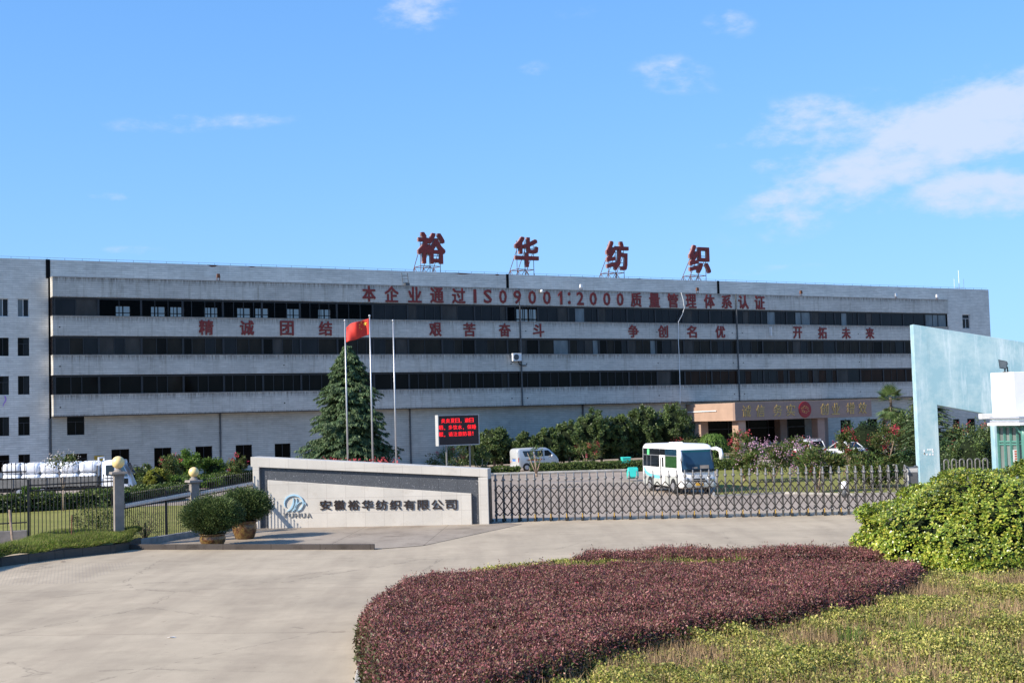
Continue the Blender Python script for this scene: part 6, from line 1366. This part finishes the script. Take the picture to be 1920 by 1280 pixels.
def bedmesh(base, out, ln, wd, seed, per=3, spread=.04):
    q = np.random.default_rng(seed); n = len(base); ii = np.repeat(np.arange(n), per); m = len(ii); ld = q.uniform(.6, 1.35, m)
    D = unit(out[ii]*.55+q.normal(size=(m, 3))*.62); return leaves(base[ii]+q.normal(size=(m, 3))*spread, D, unit(out[ii]+q.normal(size=(m, 3))*.6), ln*ld, wd*ld, .22, .1)
HP = .62
def G(px, py, z): q_ = gp(px, py, z); return (q_[0], q_[1])
polyA = smooth_poly([G(700, 1420, .3), G(686, 1300, .25), G(676, 1225, .3), G(674, 1160, .4), G(700, 1115, HP), G(755, 1088, HP), G(840, 1075, HP), G(940, 1068, HP), G(1080, 1063, HP), G(1233, 1059, HP), G(1420, 1056, HP), G(1590, 1056, HP), G(1690, 1060, HP), G(1745, 1073, .5), G(1690, 1091, HP), G(1630, 1112, HP), G(1523, 1142, HP), G(1417, 1158, HP), G(1311, 1173, HP), G(1180, 1204, HP), G(1060, 1240, HP), G(960, 1276, HP), G(905, 1305, HP), G(880, 1420, .5)])
polyB = smooth_poly([G(1065, 1051, .5), G(1090, 1037, .55), G(1200, 1031, .55), G(1400, 1027, .55), G(1640, 1026, .55), G(1690, 1040, .5), G(1560, 1043, .5), G(1380, 1045, .5), G(1200, 1048, .5)])
polyS = smooth_poly([G(870, 1074, .35), G(1000, 1058, .35), G(1080, 1050, .35), G(1200, 1047, .35), G(1380, 1044, .4), G(1420, 1050, .4), G(1250, 1056, .4), G(1120, 1061, .4), G(1000, 1070, .4)])
def core(poly, h, mat, name, parent, cs=.16):
    # dark twiggy inside of a bed: a stepped block that follows the bed's outline and its rounded shoulders
    pp = np.array(poly); lo = pp.min(0); hi = pp.max(0); nx, ny = (np.ceil((hi-lo)/cs).astype(int)+1)
    X_, Y_ = np.meshgrid(lo[0]+cs*(np.arange(nx)+.5), lo[1]+cs*(np.arange(ny)+.5), indexing='ij'); C_ = np.stack([X_.ravel(), Y_.ravel()], 1); ins = inpoly(C_, poly); d, _ = dedge(C_, poly); ok = ins & (d > .16)
    hh = np.where(ok, np.minimum(h-.13, .12+.9*(d-.1)), 0).reshape(nx, ny); b = MB()
    for i in range(nx):
        for j in range(ny):
            if hh[i, j] > 0:
                x, y = lo[0]+cs*i, lo[1]+cs*j; z = hh[i, j]; b.quad((x, y, z), (x+cs, y, z), (x+cs, y+cs, z), (x, y+cs, z))
                for di, dj, e in ((1, 0, ((x+cs, y), (x+cs, y+cs))), (-1, 0, ((x, y+cs), (x, y))), (0, 1, ((x+cs, y+cs), (x, y+cs))), (0, -1, ((x, y), (x+cs, y)))):
                    k, l_ = i+di, j+dj; zn = hh[k, l_] if 0 <= k < nx and 0 <= l_ < ny else 0
                    if zn < z-.001: (xa, ya), (xb, yb) = e; b.quad((xa, ya, zn), (xb, yb, zn), (xb, yb, z), (xa, ya, z))
    return b.build(name, mat, parent, recalc=False)
def flowers_on(base, n, seed, mat, parent, sz=.05):
    q = np.random.default_rng(seed); ii = q.choice(len(base), n); P = np.repeat(base[ii], 8, 0)+q.normal(size=(n*8, 3))*.025+np.array([0, 0, .03]); v, f = leaves(P, rdir(n*8), rdir(n*8), sz, .02); npmesh('blossoms', v, f, mat, parent)
def mk_purple(poly, h, name, label, dens, seed, core_h, flowers=0, amp=.06):
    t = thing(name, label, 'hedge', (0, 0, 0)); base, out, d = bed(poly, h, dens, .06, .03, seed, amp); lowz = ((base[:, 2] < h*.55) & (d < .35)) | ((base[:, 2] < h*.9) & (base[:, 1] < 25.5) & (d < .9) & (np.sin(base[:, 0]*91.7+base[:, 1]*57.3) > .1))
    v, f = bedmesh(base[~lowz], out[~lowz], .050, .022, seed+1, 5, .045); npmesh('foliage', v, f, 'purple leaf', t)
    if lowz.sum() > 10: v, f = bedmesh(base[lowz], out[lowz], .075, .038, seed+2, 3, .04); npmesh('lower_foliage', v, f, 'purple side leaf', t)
    core(poly, core_h, 'purple core', 'inner_twigs', t)
    # upright young shoots
    q = np.random.default_rng(seed+9); tops = base[(base[:, 2] > h*.8)]; ns = min(len(tops), int(len(tops)*.055)); ii = q.choice(len(tops), ns); st_ = tops[ii]; L_ = q.uniform(.06, .24, ns); dr = unit(np.stack([q.normal(size=ns)*.45, q.normal(size=ns)*.45, np.ones(ns)], 1)); m = 9; ss = q.uniform(.1, 1, (ns, m)); P = (st_[:, None]+dr[:, None]*(L_[:, None]*ss)[..., None]).reshape(-1, 3); D = unit(np.repeat(dr, m, 0)*.6+q.normal(size=(ns*m, 3))*.7); v, f = leaves(P, D, rdir(ns*m), .045, .022); npmesh('young_shoots', v, f, 'purple leaf', t)
    if flowers: flowers_on(tops, flowers, seed+4, 'pink flower', t)
    return t
mk_purple(polyA, .66, 'purple_hedge', 'big rounded bed of purple-leaved hedge in the foreground', 1050, 401, .58, 26)
mk_purple(polyB, .55, 'purple_hedge', 'narrow far strip of purple hedge along the driveway edge', 700, 411, .5)
# pale planter kerb round the bed
kp = [gp(640, 1420, 0), gp(662, 1300, 0), gp(671, 1252, 0), gp(690, 1190, 0), gp(760, 1120, 0), gp(900, 1092, 0), gp(1100, 1066, 0), gp(1400, 1052, 0), gp(1700, 1046, 0)]
g = MB(); 
for i in range(len(kp)-1):
    a = Vector(kp[i]); c = Vector(kp[i+1]); d = (c-a).normalized(); s = Vector((d.y, -d.x, 0))*.26; g.loft([[a+Vector((0, 0, -.05)), a+s+Vector((0, 0, -.05)), a+s+Vector((0, 0, .10)), a+Vector((0, 0, .10))], [c+Vector((0, 0, -.05)), c+s+Vector((0, 0, -.05)), c+s+Vector((0, 0, .10)), c+Vector((0, 0, .10))]])
struct(g.build('planter_kerb', 'kerb concrete', bevel=.02))
# planted soil
sheet('planter_soil', [G(700, 1420, 0), G(690, 1230, 0), G(800, 1130, 0), G(1100, 1078, 0), G(1700, 1060, 0), G(2060, 1075, 0), G(2300, 1420, 0)], .05, 'soil')
# yellow-green ground cover with dry twigs
polyC = [G(770, 1420, .3), G(880, 1275, .3), G(1000, 1238, .3), G(1130, 1205, .3), G(1270, 1170, .3), G(1420, 1142, .3), G(1580, 1112, .3), G(1700, 1088, .3), G(1930, 1080, .3), G(2120, 1085, .3), G(2200, 1200, .3), G(2300, 1420, .3)]
q = np.random.default_rng(501); pa = np.array(polyC); lo, hi = pa.min(0), pa.max(0); n = int(1900*np.prod(hi-lo)); P = q.uniform(lo, hi, (n, 2)); P = P[inpoly(P, polyC)]; d, nr = dedge(P, polyC)
dn = np.sin(P[:, 0]*1.9+.7*np.sin(P[:, 1]*1.3))+np.sin(P[:, 1]*1.6-P[:, 0]*.8+2)+.8*np.sin(P[:, 0]*4.2+P[:, 1]*3.7); keep = q.random(len(P)) < np.clip(.60+.40*dn/1.6+.28*wave(P[:, 0]*3.9, P[:, 1]*3.9), .08, 1); keep &= ~((d < .7) & (P[:, 0] < 3.5) & (q.random(len(P)) < .55) & (P[:, 1] < 30)); P = P[keep]; d = d[keep]; n = len(P)
z = .35+.12*wave(P[:, 0]*1.3, P[:, 1]*1.3)+.09*wave(P[:, 0]*3.9, P[:, 1]*3.9)-np.abs(q.normal(size=n))*.06; z = np.maximum(z, .08)
base = np.stack([P[:, 0], P[:, 1], z], 1); v, f = bedmesh(base, np.repeat(np.array([[0, 0, 1.]]), n, 0), .046, .030, 502, 3, .035); o = npmesh('ground_cover', v, f, 'yellow cover leaf'); o['kind'] = 'stuff'; o['label'] = 'yellow-green low ground cover in the foreground'; o['category'] = 'ground cover'
n = int(900*np.prod(hi-lo)); P = q.uniform(lo, hi, (n, 2)); P = P[inpoly(P, polyC)]; d, nr = dedge(P, polyC); dn = np.sin(P[:, 0]*1.9+.7*np.sin(P[:, 1]*1.3))+np.sin(P[:, 1]*1.6-P[:, 0]*.8+2); keep = q.random(len(P)) < np.clip(.42-.5*dn/1.6+.5*(d < 1.1), .16, 1); P = P[keep]; n = len(P)
base = np.stack([P[:, 0], P[:, 1], np.full(n, .02)], 1); D = unit(np.stack([q.normal(size=n)*.32, q.normal(size=n)*.32, np.ones(n)], 1)); v, f = leaves(base, D, rdir(n), q.uniform(.26, .60, n), q.uniform(.007, .015, n), .05); o = npmesh('dry_stems', v, f, 'dry twig'); o['kind'] = 'stuff'; o['label'] = 'dry brown stems between the low ground cover'; o['category'] = 'dry stems'
# thin yellow-green strip between the two purple hedges
base, out, d = bed(polyS, .40, 900, .05, .03, 511, .03, .2); v, f = bedmesh(base, out, .055, .032, 512, 3, .03); o = npmesh('strip_cover', v, f, 'yellow cover leaf'); o['kind'] = 'stuff'; o['label'] = 'thin strip of yellow-green cover between the purple hedges'; o['category'] = 'ground cover'
# taller single weeds and grass tufts standing in the beds
for px, py, hh, lb in ((1390, 1060, .42, 'upright grass tuft at the back of the purple bed'), (1250, 1056, .34, 'thin grass tuft between the two purple hedges'), (1590, 1192, .34, 'dark green weed in the yellow cover'), (1715, 1172, .30, 'light green grass tuft in the yellow cover')):
    p = gp(px, py, .45); t = thing('weed', lb, 'weed', (p[0], p[1], .1)); m = 60; D = unit(np.stack([rng.normal(size=m)*.38, rng.normal(size=m)*.38, np.ones(m)], 1)); v, f = leaves(rng.normal(size=(m, 3))*.05*np.array([1, 1, 0]), D, rdir(m), rng.uniform(.5, 1, m)*(hh+.4), .020, .05, .1); npmesh('blades', v, f, 'grass blade' if 'dark' not in lb else 'bright leaf', t)

# big glossy shrub on the right
SC = at(1965, 1000, 37.0); sc0 = np.array([SC[0], 37.0, 0]); SX, SY, SZ = 5.3, 3.0, 2.72
GS = thing('glossy_shrub', 'large mound of glossy yellow-green shrub at the right edge', 'shrub', sc0); q = np.random.default_rng(601); n = 9500
u = unit(q.normal(size=(n*2, 3))); u = u[u[:, 2] > -.25][:n]; n = len(u)
bump = 1+.035*np.sin(u[:, 0]*9+u[:, 2]*7)+.03*np.sin(u[:, 1]*11-u[:, 0]*6+1)+.03*np.sin(u[:, 2]*15+u[:, 0]*13)
sgnp = lambda a, e: np.sign(a)*np.abs(a)**e
Pc = np.stack([u[:, 0]*SX*bump, u[:, 1]*SY*bump, np.maximum(u[:, 2], -.2)*SZ*bump], 1); Pc[:, 2] = np.where(u[:, 2] < 0.0, u[:, 2]*1.2+.45, Pc[:, 2]*(SZ-.45)/SZ+.45); Pc = Pc*(1-np.abs(q.normal(size=n))*.035)[:, None]; Pc[:, 2] = np.maximum(Pc[:, 2], .12); lowk = (u[:, 2] < .05)
Nrm = unit(np.stack([u[:, 0]/SX, u[:, 1]/SY, np.maximum(u[:, 2], -.1)/SZ], 1)); ax = unit(Nrm*.75+np.array([0, 0, .55])+q.normal(size=(n, 3))*.33); ax[lowk] = unit(Nrm[lowk]+q.normal(size=(lowk.sum(), 3))*.3)
per = 8; e1 = unit(np.cross(ax, q.normal(size=(n, 3)))); e2 = np.cross(ax, e1); ii = np.repeat(np.arange(n), per); kk = np.tile(np.arange(per), n); phi = kk*2.4+q.uniform(0, 6.28, n)[ii]; open_ = (.45+.9*kk/per)+q.normal(size=n*per)*.12
D = ax[ii]*np.cos(open_)[:, None]+(e1[ii]*np.cos(phi)[:, None]+e2[ii]*np.sin(phi)[:, None])*np.sin(open_)[:, None]; base = Pc[ii]+ax[ii]*(.05*(1-kk/per))[:, None]; Ln = (.075+.055*kk/per)*q.uniform(.75, 1.25, n*per); Wd = Ln*.46; Sd = unit(np.cross(D, ax[ii])); Up = np.cross(Sd, D)
m = n*per; vv = np.empty((m, 8, 3)); 
for j, (a_, w_, h_) in enumerate(((0, .10, 0), (.45, .78, .05), (.80, 1.0, .06), (1.0, .35, .0))):
    c_ = base+D*(Ln*a_)[:, None]+Up*(Ln*(.10*a_*(1-a_)*2-.10*a_*a_))[:, None]; vv[:, j] = c_+Sd*(Wd*w_*.5)[:, None]+Up*(Ln*h_)[:, None]; vv[:, 7-j] = c_-Sd*(Wd*w_*.5)[:, None]+Up*(Ln*h_)[:, None]
o8 = np.arange(m)[:, None]*8; ff = np.concatenate([o8+np.array([[0, 1, 6, 7]]), o8+np.array([[1, 2, 5, 6]]), o8+np.array([[2, 3, 4, 5]])]); npmesh('foliage', vv.reshape(-1, 3), ff, 'glossy shrub leaf', GS)
b = MB(); b.loft([[(SX*k*math.cos(a), SY*k*math.sin(a), z) for a in np.linspace(0, 2*PI, 36, endpoint=False)] for k, z in ((.86, 0), (.91, .5), (.84, 1.1), (.66, 1.8), (.36, 2.25), (.05, 2.38))]); b.build('inner_branches', 'hedge core', GS)
# a few litter scraps on the concrete
for px, py, lb in ((322, 1195, 'white paper scrap lying on the open concrete'), (118, 1053, 'small reddish litter by the verge kerb')):
    p = gp(px, py); b = MB(); b.add([(-.09, 0, .012), (-.02, -.05, .03), (.10, -.01, .012), (.04, .05, .02), (-.05, .06, .012)], [(0, 1, 2, 3, 4)]); o = tag(b.build('litter', 'white plastic' if px > 200 else 'pink stone cladding', loc=tuple(p), recalc=False), lb, 'litter'); s_ = o.modifiers.new('thick', 'SOLIDIFY'); s_.thickness = .006
